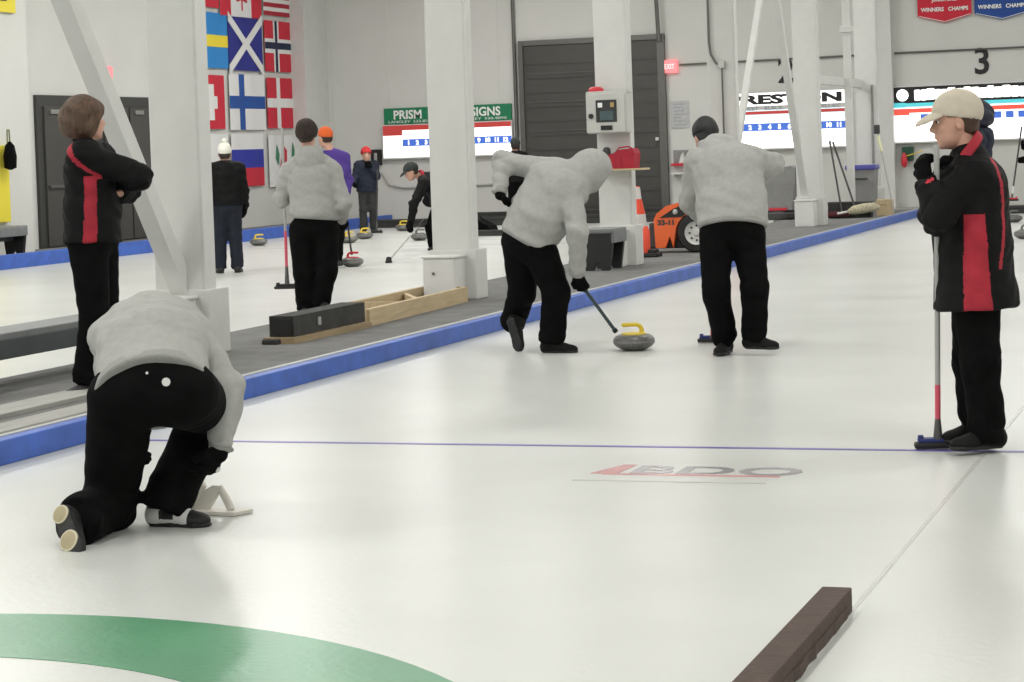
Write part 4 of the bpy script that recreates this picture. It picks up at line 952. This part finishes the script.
def person(name_label, J, h, outfit, sc=1.0, seed=0.0):
    J = {k: V3(v) for k, v in J.items()}
    org = (J['P'][0], J['P'][1], min(J['al'][2], J['ar'][2], J['tl'][2], J['tr'][2])-.03*sc)
    org = (round(float(org[0]), 3), round(float(org[1]), 3), round(float(max(org[2], 0)), 3))
    T = thing('person', name_label, 'person', org)
    hip = J['hr']-J['hl']; sho = J['sr']-J['sl']
    allp = [v for k, v in J.items() if k not in ('fd', 'up')]
    lo, hi = bb(allp, .20*sc)
    f, s, u = head_frame(J); k_ = outfit.get('build', 1.0)*sc; H = J['H']; R_ = lambda *a: tuple(x*k_ for x in a)
    # --- body, one continuous surface from head to fingers and feet
    bp_ = [S.ecap(J['P'], J['W'], hip, R_(.145, .10), R_(.125, .088)), S.ecap(J['W'], J['C'], sho, R_(.13, .09), R_(.150, .10)),
           S.cap(J['C'], J['N'], .075*k_, .050*k_), S.cap(J['N'], H-u*.03*sc-f*.015*sc, .052*sc, .048*sc)]
    for q in 'lr':
        bp_ += [S.cap(J['N']*.5+J['C']*.1+J['s'+q]*.4, J['s'+q], .030*k_, .040*k_), S.cap(J['s'+q], J['e'+q], .044*k_, .036*k_), S.cap(J['e'+q], J['w'+q], .036*k_, .024*k_),
                S.cap(J['h'+q], J['k'+q], .076*k_, .050*k_), S.cap(J['k'+q], J['a'+q], .050*k_, .030*k_), S.cap(J['a'+q], J['a'+q]+(J['t'+q]-J['a'+q])*outfit.get('foot', .45), .024*sc, .014*sc)]
    hands = {}; hp_ = []
    cross_up = np.array((0, 0, 1.))
    for q, sd in (('l', 1), ('r', -1)):
        pn = outfit.get('palm_'+q)
        if pn is None: pn = J['C']-J['w'+q]
        hands[q] = dict(wr=J['w'+q], tip=J['g'+q], palm_n=pn, side=sd*outfit.get('flip', 1), curl=outfit.get('curl_'+q, .45), sc=sc)
        hp_.append(S.union(hand_prims(**hands[q]), .007*sc))
    body = S.union([S.union(bp_, .028*sc)] + hp_ + head_prims(J, sc), .006)
    if outfit.get('hidden_body_h'): hb = outfit['hidden_body_h']
    else: hb = h
    sdf_obj('body', body, lo, hi, hb, M_skin, T, org)
    # --- trousers
    up_leg = (J['hl']+J['hr'])/2
    wa = J['W']+(J['P']-J['W'])*.25
    tw = outfit.get('leg', 1.0)
    tp = outfit.get('tp', 1.0)
    tr_t = [S.ecap(J['P'], wa, hip, R_(.172*tp, .128*tp), R_(.150, .112))]
    spots = []
    for q in 'lr':
        hp, kn, an = J['h'+q], J['k'+q], J['a'+q]
        leg = S.union([S.cap(hp, kn, .098*k_*tw, .076*k_*tw), S.cap(kn, an, .074*k_*tw, .072*k_*tw)], .03)
        leg = S.cut(leg, an+nrm(an-kn)*outfit.get('cuff', .03)*sc, an-kn)
        tr_t.append(leg); spots += [(kn, .12*sc, .006), (an, .10*sc, .011), (hp, .12*sc, .004)]
    trf = S.wrinkle(S.union(tr_t, .035*sc), .0022, spots, seed)
    lo2, hi2 = bb([J[k] for k in ('P', 'W', 'hl', 'hr', 'kl', 'kr', 'al', 'ar')], .18*sc)
    sdf_obj('trousers', trf, lo2, hi2, h, outfit['trousers'], T, org)
    # --- top
    hem = J['P']+(J['P']-J['W'])*outfit.get('hem', 0.0)
    ax = nrm(J['P']-J['W'])
    fl_ = outfit.get('flare', 1.0); tb = outfit.get('tb', 1.0)
    tor = S.union([S.ecap(hem+ax*.06, J['W'], hip, R_(.190*fl_, .146*fl_), R_(.170*tb, .130*tb)), S.ecap(J['W'], J['C'], sho, R_(.172*tb, .130*tb), R_(.182*tb, .132*tb)),
                   S.cap(J['C'], J['N'], .11*k_, .066*k_)], .05*sc)
    tor = S.cut(tor, hem, ax, .02)
    parts = [tor]; sp2 = [(J['W'], .16*sc, .004)]
    ar_ = outfit.get('arm', 1.0)
    for q in 'lr':
        sh, el, wr_ = J['s'+q], J['e'+q], J['w'+q]
        sl_ = S.union([S.cap(J['N']*.55+sh*.45, sh, .072*k_, .080*k_), S.cap(sh, el, .074*k_*ar_, .062*k_*ar_), S.cap(el, wr_+nrm(wr_-el)*.04, .062*k_*ar_, .044*k_*ar_)], .035*sc)
        sl_ = S.cut(sl_, wr_+nrm(wr_-el)*.004, wr_-el)
        parts.append(sl_); sp2 += [(el, .11*sc, .010), (wr_, .09*sc, .009), (sh*.7+J['C']*.3, .10*sc, .009)]
    parts2 = []
    if outfit.get('collar'): parts.append(S.cap(J['N']-nrm(H-J['N'])*.03, J['N']-nrm(H-J['N'])*.005-f*.01, .088*sc, .070*sc))
    if outfit.get('hood'):
        hd = outfit['hood']
        back = nrm(np.cross(sho, J['N']-J['C']));  back = back if back@f < 0 else -back
        if 'hood_dir' in outfit: back = nrm(outfit['hood_dir'])
        c0 = J['N']+back*.078*sc-nrm(J['N']-J['C'])*.060*sc
        sdir = nrm(sho); udir = nrm(np.cross(back, sdir))
        parts2.append(S.ell(c0, (sdir, back, udir), (.118*sc*hd, .060*sc*hd, .105*sc*hd)))
        parts2.append(S.cap(J['N']+sdir*.085*sc+back*.045*sc, J['N']-sdir*.085*sc+back*.045*sc, .040*sc*hd, .040*sc*hd))
        parts.append(S.cap(J['N']+sdir*.055*sc+back*.02, J['N']+sdir*-.055*sc+back*.02, .042*sc, .042*sc))
    base = S.union([S.union([parts[0]]+parts[3:], .035*sc)]+parts[1:3], .020*sc)
    if parts2: base = S.union([base]+parts2, .014*sc)
    topf = S.wrinkle(base, outfit.get('wr', .0055), sp2, seed+2)
    if outfit.get('hood_up'):
        hh = S.union([S.ell(H-f*.0, (s, f, u), (.125*sc, .150*sc, .155*sc)), S.cap(J['N'], H-u*.06, .11*sc, .11*sc)], .05)
        hh = S.sub(hh, S.ell(H+f*.15*sc, (s, f, u), (.075*sc, .07*sc, .09*sc)), .02)
        topf = S.union([topf, S.wrinkle(hh, .003, (), seed+5)], .04)
    lo3, hi3 = bb([J[k] for k in ('N', 'W', 'P', 'C', 'sl', 'sr', 'el', 'er', 'wl', 'wr', 'H')]+[hem], .20*sc)
    top = sdf_obj(outfit.get('top_name', 'hoodie'), topf, lo3, hi3, h, outfit['top'], T, org, None, outfit.get('matfn') and outfit['matfn'](J, ax, hem))
    if outfit.get('hood') or outfit.get('rib'):
        # ribbed hem band and cuffs
        band = S.cut(S.cut(S.ecap(hem+ax*.06, J['W'], hip, R_(.194*fl_, .150*fl_), R_(.172, .132)), hem+ax*.012, ax, .008), hem-ax*.05*sc, -ax, .008)
        sdf_obj('hem_band', band, *bb([hem], .26*sc), h, outfit.get('band', M_greydk), top, org)
        for q in 'lr':
            wd = nrm(J['w'+q]-J['e'+q])
            sdf_obj('cuff', S.cut(S.cut(S.cap(J['w'+q]-wd*.06, J['w'+q]+wd*.04, .045*k_*ar_, .036*k_*ar_), J['w'+q]+wd*.022, wd, .008), J['w'+q]-wd*.03, -wd, .01), *bb([J['w'+q]], .1*sc), min(h, .009), outfit.get('band', M_greydk), top, org)
    if outfit.get('collar'):
        cN = J['N']; ud = nrm(H-cN)
        tn = nrm(ud+f*.75)
        ring = S.sub(S.cut(S.cut(S.cap(cN-ud*.06-f*.01, cN+ud*.10-f*.01, .122*k_, .070*sc), cN+ud*.050*sc, tn, .006), cN-ud*.002, -tn, .01), S.cap(cN-ud*.02, cN+ud*.14, .068*sc, .058*sc), .005)
        sdf_obj('collar', ring, *bb([cN], .16*sc), min(h, .008), outfit['collar'], top, org)
    # --- gloves, bare hands stay on the body
    for q in outfit.get('gloves', 'lr'):
        gd = dict(hands[q]); gd['grow'] = (.006 if h < .012 else .010)*sc
        wd = nrm(J['w'+q]-J['e'+q])
        gf = S.union(hand_prims(**gd)+[S.cap(J['w'+q]-wd*.03, J['w'+q]+wd*.03, .036*sc, .034*sc)], .010*sc)
        sdf_obj('glove', gf, *bb([J['w'+q], J['g'+q]], .13*sc), min(h, .006), outfit.get('glove_m', M_blackcl), T, org)
    # --- shoes
    sm = outfit.get('shoes', [M_black, M_black])
    for q in 'lr':
        if q in outfit.get('custom_shoes', ''): continue
        shoe('shoe', J['a'+q], J['t'+q], T, org, min(h, .010), sm, sc=sc, white=len(sm) > 2)
    # --- face details and hair
    P = lambda x, y, z: H+(s*x+f*y+u*z)*sc
    if outfit.get('face', True):
        for q in (1, -1):
            ef = S.ell(P(q*.030, .0805, .009), (s, f, u), (.0125*sc, .0112*sc, .0075*sc))
            sdf_obj('eye', ef, *bb([P(q*.03, .083, .01)], .02), .0028, [M_txtwhite, M_eye], T, org, None, lambda c: (((c-H)@f > .0855*sc)).astype(int))
            bf = S.union([S.cap(P(q*.016, .0915, .029), P(q*.034, .089, .034), .0035*sc, .004*sc), S.cap(P(q*.034, .089, .034), P(q*.048, .078, .030), .004*sc, .003*sc)], .003)
            sdf_obj('eyebrow', bf, *bb([P(q*.032, .086, .03)], .03), .0028, outfit.get('hair_m', M_hairbr), T, org)
    hs = outfit.get('hair')
    hm = outfit.get('hair_m', M_hairbr)
    lo4, hi4 = bb([H], .22*sc)
    if hs == 'short':
        hf = S.ell(P(0, -.018, .036), (s, f, u), (.083*sc, .100*sc, .094*sc))
        hf = S.union([hf, S.ell(P(0, -.055, -.035), (s, f, u), (.062*sc, .045*sc, .055*sc))], .03)
        hf = S.cut(S.cut(hf, P(0, .058, .03), nrm(f*.85-u*.55), .02), P(0, 0, -.062), -u, .02)
        hf = S.sub(hf, S.union([S.ell(P(q*.082, .012, -.015), (s, f, u), (.03*sc, .032*sc, .040*sc)) for q in (1, -1)], .01), .012)
        sdf_obj('hair', S.wrinkle(hf, .003, (), seed, .0015), lo4, hi4, min(h, .008), hm, T, org)
    elif hs == 'bob':
        hf = S.union([S.ell(P(0, -.022, .035), (s, f, u), (.116*sc, .128*sc, .112*sc)), S.ell(P(0, -.050, -.040), (s, f, u), (.112*sc, .092*sc, .090*sc)), S.ell(P(0, -.075, .0), (s, f, u), (.112*sc, .080*sc, .09*sc))], .04)
        hf = S.cut(hf, P(0, -.03, -.115), nrm(-u-f*.1), .03)
        hf = S.cut(hf, P(0, .072, .03), nrm(f*.9-u*.45), .02)
        sdf_obj('hair', S.wrinkle(hf, .004, (), seed, .003), lo4, hi4, min(h, .007), hm, T, org)
    cp = outfit.get('cap')
    if cp in ('cap', 'knit'):
        cm = outfit['cap_m']
        if cp == 'cap':
            dome = S.ell(P(0, -.017, .045), (s, nrm(f-u*.0), u), (.090*sc, .116*sc, .102*sc))
            dome = S.sub(S.cut(dome, P(0, 0, .018), nrm(-u+f*.22), .006), S.ell(P(0, -.012, .036), (s, f, u), (.079*sc, .103*sc, .088*sc)), .003)
            co = sdf_obj('cap', dome, lo4, hi4, min(h, .007), cm, T, org)
            brim = S.sub(S.ell(P(0, .095, .022), (s, nrm(f-u*.30), nrm(u+f*.30)), (.075*sc, .085*sc, .030*sc)), S.ell(P(0, .088, .004), (s, nrm(f-u*.30), nrm(u+f*.30)), (.082*sc, .10*sc, .034*sc)), .003)
            brim = S.cut(brim, P(0, .055, .03), -f, .006)
            sdf_obj('brim', brim, lo4, hi4, min(h, .0045), outfit.get('brim_m', cm), co, org)
            sdf_obj('cap_button', S.ell(P(0, -.012, .145), (s, f, u), (.010*sc, .010*sc, .005*sc)), *bb([P(0, -.012, .145)], .02), .003, cm, co, org)
            if outfit.get('strap'):
                st = S.sub(S.cut(S.cut(S.ell(P(0, -.014, .040), (s, f, u), (.090*sc, .111*sc, .10*sc)), P(0, 0, .045), u, .004), P(0, 0, .018), -u, .004), S.ell(P(0, -.012, .040), (s, f, u), (.079*sc, .100*sc, .086*sc)), .002)
                sdf_obj('cap_strap', S.cut(st, P(0, -.045, 0), f, .004), lo4, hi4, .0045, cm, co, org)
        else:
            hq = outfit.get('hat', 1.0)*sc
            dome = S.ell(P(0, -.016, .045), (s, f, u), (.090*hq, .106*hq, .104*hq))
            dome = S.cut(dome, P(0, -.0, outfit.get('hat_z', .022)), nrm(-u+f*.25), .012)
            co = sdf_obj('knit_hat', S.wrinkle(dome, .0015, (), seed, .001), lo4, hi4, min(h, .008), cm, T, org)
            if outfit.get('pompom'): sdf_obj('pompom', S.wrinkle(S.ell(P(0, -.01, .165), (s, f, u), (.035*sc, .035*sc, .030*sc)), .003, (), 1), *bb([P(0, 0, .165)], .06), .008, cm, co, org)
    return T, org

def standing(x, y, face, height=1.7, z=0.0, arms=('down', 'down'), lean=0.0, stance=.11, step=0.0):
    """joints of a person standing at (x, y) looking along angle face (radians from +x)"""
    k = height/1.75; f = np.array((math.cos(face), math.sin(face), 0)); r = np.array((math.sin(face), -math.cos(face), 0)); b = np.array((x, y, z)); U = np.array((0, 0, 1.))
    pt = lambda a, fw_, h_: b+(r*a+f*fw_+U*h_)*k
    J = dict(P=pt(0, 0, .93), W=pt(0, .01+lean*.2, 1.07), C=pt(0, lean*.7, 1.32), N=pt(0, .0+lean, 1.48), H=pt(0, .02+lean*1.3, 1.63), fd=f)
    for q, s_ in (('l', -1), ('r', 1)):
        st = step*s_
        J['h'+q] = pt(.09*s_, 0, .90); J['k'+q] = pt(.10*s_, .03+st*.6, .50); J['a'+q] = pt(stance*s_, -.01+st, .09); J['t'+q] = pt((stance+.03)*s_, .15+st, .03)
        J['s'+q] = pt(.18*s_, lean, 1.42)
        a = arms[0 if q == 'l' else 1]
        if a == 'down': J['e'+q] = pt(.24*s_, -.02+lean, 1.14); J['w'+q] = pt(.25*s_, .06+lean, .90); J['g'+q] = pt(.245*s_, .09+lean, .81)
        elif a == 'front': J['e'+q] = pt(.24*s_, .02+lean, 1.14); J['w'+q] = pt(.10*s_, .24+lean, 1.20); J['g'+q] = pt(.04*s_, .28+lean, 1.26)
        elif a == 'chin': J['e'+q] = pt(.20*s_, .10+lean, 1.16); J['w'+q] = pt(.07*s_, .20+lean, 1.36); J['g'+q] = pt(.03*s_, .18+lean, 1.44)
        elif a == 'out': J['e'+q] = pt(.27*s_, .03+lean, 1.16); J['w'+q] = pt(.32*s_, .20+lean, 1.05); J['g'+q] = pt(.32*s_, .27+lean, 1.02)
    return J

# ------------------------------------------------------------------ the players
grey_hoodie = dict(trousers=M_blackcl, top=M_grey, hood=1.0)
# crouching player in the foreground
JK = POSES['kneeler']
o = dict(grey_hoodie); o.update(hidden_body_h=.010, tb=1.10, flare=1.04, hem=.10, leg=1.20, foot=.2, hair='short', hair_m=M_hairdk, gloves='lr', curl_r=.9, curl_l=.5, custom_shoes='lr', hood=1.05, hood_dir=(0.0, .35, .95), build=1.12, face=True, wr=.0055, arm=1.0, cuff=.035)
T, org = person('crouching player in grey hoodie and black trousers, holding the ivory stabilizer in the foreground', JK, .0085, o, seed=1.0)
so, fr = shoe('shoe', JK['ar'], JK['tr'], T, org, .006, [M_black, M_shoewh, M_black], sc=1.03, label='black and white shoe', white=True)
# raised rear shoe, its sole with two tan discs turned to the camera
ka = V3(JK['al']); kt = V3(JK['tl'])
vd = nrm(np.array((0, 0, 1.42))-ka)                      # direction from the ankle back along the ice
up2 = np.array((0.203, 0.884, -0.421)); d2_ = np.array((0.535, -0.460, -0.708)); a2 = np.array((-4.221, 7.009, 0.063))
so2, (g_, s_, d_, u_) = shoe('shoe', a2, a2+d2_*.1-up2*.055, T, org, .006, [M_black, M_black], up=up2, sc=.86, label='black rear shoe with two tan discs on its sole')
for q_, rr in ((-.036, .036), (.085, .041)):
    c = g_+d_*q_
    Mx = Matrix(((s_[0], d_[0], u_[0], c[0]-org[0]), (s_[1], d_[1], u_[1], c[1]-org[1]), (s_[2], d_[2], u_[2], c[2]-org[2]), (0, 0, 0, 1)))
    MB().lathe([(.001, -.005), (rr*.85, -.005), (rr, -.003), (rr, .004), (.001, .004)], 28, mi=[0, 1, 1, 0], M=Mx).build('sole_disc', [M_tan, M_tand], so2, True)
for c_ in T.children:
    if c_.name.startswith('trousers'): tr_o = c_
    if c_.name.startswith('glove'): gl_o = c_
def badge(name, pos, nd, r, par, m, rim=None):
    q = Vector(nd).normalized().to_track_quat('Z', 'Y').to_matrix().to_4x4(); q.translation = Vector(pos)-Vector(org)
    MB().lathe([(.001, -.006), (r, -.006), (r, .002), (.001, .003)], 20, M=q).build(name, m, par)

def on_surface(o_, target):
    """first point of part o_ met from the camera side towards a target point, with its normal"""
    from mathutils.bvhtree import BVHTree
    bv = BVHTree.FromPolygons([v.co+Vector(org) for v in o_.data.vertices], [p.vertices[:] for p in o_.data.polygons])
    e = Vector((0, 0, 1.42)); hit = bv.ray_cast(e, (Vector(target)-e).normalized())
    return hit[0], hit[1]
for part_, tg, r_b in ((tr_o, (-3.922, 7.189, 0.591), .016), (tr_o, (-3.989, 7.166, 0.627), .005), (gl_o, (-3.838, 7.420, 0.224), .012)):
    hp, hn = on_surface(part_, tg)
    if hp is not None: badge('round_mark', hp, hn, r_b, part_, M_shoewh)

# woman with folded arms
def jacket_panels(J, ax, hem):
    C, W, N, P_ = J['C'], J['W'], J['N'], J['P']
    def fn(c):
        # picture plane coordinates of the cloth: z for height, camera-right axis for width
        r = np.array((r0.x, r0.y, 0)); a = (c-C)@r; z = c[:, 2]
        near = (c-C)@np.array((fw.x, fw.y, 0)) < .02
        zt = C[2]-.02
        side = (z < zt) & (z > hem[2]-.02) & (np.abs(a-(.035-.04*(zt-z))) < .032+.012*(zt-z)) & near
        # piping over the shoulder down to the panel
        x0 = -.075+.16*np.clip((N[2]+.02-z)/(N[2]+.02-zt), 0, 1)**2
        pip = (z >= zt-.02) & (z < N[2]+.03) & (np.abs(a-x0+.01) < .020) & near
        return (side | pip).astype(int)
    return fn
o = dict(trousers=M_blackcl, top=[M_blackjk, M_redcl], top_name='jacket', matfn=jacket_panels, hem=.20, flare=1.10, tb=1.10, arm=1.15, hair='bob', hair_m=M_hairbr, gloves='', collar=M_blackjk, build=1.03, leg=1.12, hidden_body_h=.011, curl_l=.4, curl_r=.4, shoes=[M_bindk, M_bin])
person('woman with brown bobbed hair and folded arms in a black and red jacket', POSES['woman'], .010, o, seed=3.0)

# man in the cream cap
def coat_panels(J, ax, hem):
    C, N, P_ = J['C'], J['N'], J['P']
    r = np.array((r0.x, r0.y, 0)); near_ax = np.array((fw.x, fw.y, 0))
    def fn(c):
        a = (c-C)@r; z = c[:, 2]; near = (c-C)@near_ax < .03
        top = C[2]-.10
        side = (z < top) & (np.abs(a-(-.030)+.0*(top-z)) < .045+.040*(top-z)) & near & (z > hem[2]-.1)
        zz = np.clip((N[2]+.02-z)/.55, 0, 1)
        pip = (z < N[2]-.01) & (z > N[2]-.50) & (np.abs(a-(.074+.033*np.sin(np.pi*zz))) < .0085) & near
        return (side | pip).astype(int)
    return fn
o = dict(trousers=M_blackcl, top=[M_blackjk, M_redcl], top_name='jacket', matfn=coat_panels, hem=1.45, flare=1.30, tb=1.22, hair='short', hair_m=mat('dark_chestnut_hair', (.075, .042, .028), .7, noise=.3, nscale=20), cap='cap', cap_m=M_cap, brim_m=M_cap,
         gloves='lr', collar=M_redcl, build=1.04, leg=1.10, arm=1.08, hidden_body_h=.0055, curl_l=.85, curl_r=.8, shoes=[M_shoebk, M_black], wr=.004, cuff=.05)
T, org = person('man in a cream cap and long black and red jacket leaning on his broom', POSES['right'], .0068, o, seed=5.0)
wl_ = V3(POSES['right']['wl']); cd_ = nrm(np.array((0, 0, 1.42))-wl_)
jk_ = [c_ for c_ in T.children if c_.name.startswith('jacket')][0]
for dz_, dx_, r_ in ((0, 0, .010), (.008, .014, .008), (-.007, -.010, .007)):
    hp, hn = on_surface(jk_, (-1.377+dx_, 9.433, 1.220+dz_))
    if hp is not None: badge('red_cuff_mark', hp, hn, r_, jk_, M_red)

# sweeper, stone pusher and hooded player on the next sheet
o = dict(grey_hoodie); o.update(tb=1.27, flare=1.22, hem=.04, leg=1.14, tp=1.12, cap='knit', cap_m=M_black, hair='short', hair_m=M_black, curl_l=.9, curl_r=.9, gloves='lr', build=1.05, hood=1.15, hidden_body_h=.014, arm=1.2, shoes=[M_shoebk, M_black])
person('sweeper in a grey hoodie and dark cap walking away in front of the orange tractor', POSES['sweeper'], .011, o, seed=2.0)
o = dict(grey_hoodie); o.update(hood=.0, hood_up=True, rib=True, tb=1.42, flare=1.12, hem=.08, leg=1.25, tp=1.12, foot=.2, hair='short', hair_m=M_hairdk, curl_l=.6, curl_r=1.0, gloves='lr', hidden_body_h=.014, arm=1.12, build=1.04, shoes=[M_shoebk, M_black], custom_shoes='l')
T, org = person('bent player in a grey hoodie with hood up, pushing the yellow-handled stone with a stick', POSES['pusher'], .011, o, seed=7.0)
pa = V3(POSES['pusher']['al'])
bd_ = np.array((0.326, -0.208, -0.922)); bu_ = np.array((0.436, 0.899, -0.049)); pa = np.array((-4.963, 14.243, 0.176))
shoe('shoe', pa, pa+bd_*.1-bu_*.055, T, org, .009, [M_shoebk, M_black], up=bu_, label='heel-up rear shoe')
o = dict(grey_hoodie); o.update(tb=1.22, flare=1.18, hem=-.45, leg=1.24, tp=1.16, hat=1.14, hat_z=-.01, cap='knit', cap_m=M_capbr, hair='short', hair_m=M_hairdk, curl_l=.9, curl_r=.6, gloves='lr', hidden_body_h=.018, arm=1.10, build=1.02, hood=1.15, shoes=[M_black, M_black])
person('player in grey hoodie and dark brown knit hat holding a pink-banded broom upright', POSES['hoodie'], .013, o, seed=4.0)
o = dict(trousers=M_blackcl, top=M_purple, top_name='jacket', hem=.0, tb=1.05, flare=1.0, cap='knit', cap_m=M_capo, hair='short', hair_m=M_hairdk, gloves='', hidden_body_h=.014, rib=True, band=M_purple)
person('player in a purple jacket and orange knit hat behind the grey-hooded player', POSES['purple'], .016, o, seed=6.0)
o = dict(trousers=M_blackcl, top=M_blackjk, top_name='jacket', hem=.15, tb=1.05, flare=1.0, cap='cap', cap_m=M_capbk, hair='short', hair_m=M_hairdk, gloves='lr', hidden_body_h=.014, collar=M_redcl, shoes=[M_black, M_shoewh], build=1.12)
person('player in black jacket and charcoal cap bending with a thin stick beside the column', POSES['bent'], .016, o, seed=8.0)
# distant people
cam_dir = math.radians(90+19.3)
o = dict(trousers=M_jeans, top=M_blackjk, top_name='jacket', hem=-.05, tb=1.08, flare=1.1, cap='knit', cap_m=M_capw, pompom=True, hair='short', hair_m=M_hairdk, gloves='lr', hidden_body_h=.02, hood=1.1, band=M_blackjk, build=1.12)
person('person in a white bobble hat, black jacket and dark jeans by the striped flag', standing(-12.28, 24.25, cam_dir+.15, 1.60, stance=.12), .016, o, seed=9.0)
o = dict(trousers=mat('charcoal_cloth', (.03, .03, .03), .8), top=M_navy, top_name='coat', hem=.35, tb=1.1, flare=1.1, cap='knit', cap_m=M_capred, hat=1.1, hair='short', hair_m=M_hairred, gloves='lr', hidden_body_h=.02, rib=True, band=M_navy, build=1.0)
person('child in a navy coat and red hat standing with a broom under the left scoreboard', standing(-15.38, 36.0, cam_dir+PI+.2, 1.52, arms=('chin', 'out')), .018, o, seed=10.0)
o = dict(trousers=M_blackcl, top=M_blackjk, top_name='jacket', hem=.05, cap='knit', cap_m=M_capbk, hair='short', hair_m=M_hairdk, gloves='lr', hidden_body_h=.022, hood=1.0, band=M_blackjk, build=.85)
person('far player with dark hair whose head shows above the back of the stone pusher', standing(-12.47, 35.9, cam_dir+.2, 1.60), .022, o, seed=11.0)
o = dict(trousers=M_blackcl, top=M_navy, top_name='jacket', hem=.0, hair='bob', hair_m=mat('navy_black_hair', (.012, .014, .03), .6), gloves='lr', hidden_body_h=.02, hood=1.0, band=M_navy, build=.85)
person('dark-haired player in navy hidden behind the man in the cream cap', standing(-2.36, 19.2, cam_dir+1.3, 1.69), .018, o, seed=12.0)
o = dict(trousers=M_blackcl, top=M_blackjk, top_name='jacket', hem=.1, hair='short', hair_m=M_hairdk, gloves='lr', hidden_body_h=.022, collar=M_blackjk)
person('player in black cut by the right edge, holding a broom', standing(-3.28, 34.3, cam_dir+1.3, 1.7, arms=('out', 'front')), .02, o, seed=13.0)

# ------------------------------------------------------------------ brooms and sticks in the players' hands
H_ = lambda n, k: V3(POSES[n][k])
broom('grey-shafted broom with a red lower band held by the man in the cream cap', (-1.422, 9.771, .005), (-1.355, 9.540, 1.375), .0125, M_bluehd, mid=(.10, .215), hrz=.25, hl=.21, group=None)
broom('red-shafted broom with a dark blue head beside the sweeper', (-3.73, 14.84, .005), tuple(H_('sweeper', 'gl')+np.array((0, .03, .15))), .0125, M_bluehd, mid=(.05, .60), hrz=.1, hl=.20)
broom('broom with a pink lower shaft and black head held by the grey-hooded player', (-8.55, 18.05, .206), (-8.566, 18.10, 1.695), .0135, M_black, mid=(.14, .36), hrz=.2, hl=.24)
broom('broom held beside the navy-coated child', (-15.12, 35.75, .005), (-15.08, 35.8, 1.15), .013, M_bindk, shm=M_bindk, midm=M_bindk, hl=.22)
broom('broom with a red head held by the player at the right edge', (-3.62, 33.2, .38), (-3.45, 33.35, 1.5), .013, M_red, shm=M_bindk, mid=(.1, .2), midm=M_whitebox, hl=.22)
stick('dark teal delivery stick joining the pusher to the yellow-handled stone', (-4.275, 14.29, .135), tuple(H_('pusher', 'wr')*.3+H_('pusher', 'gr')*.7+np.array((-.02, .0, .03))), M_shaftdk, head=False)
stick('thin grey stick with a black foot held by the bending player in black', (-10.80, 25.9, .03), tuple(H_('bent', 'gr')+np.array((.12, .25, .10))), M_shaft)
stick('short stick from the purple-jacketed player to the red-handled stone', (-11.06, 25.3, .16), tuple(H_('purple', 'gr')), M_bindk, head=False)
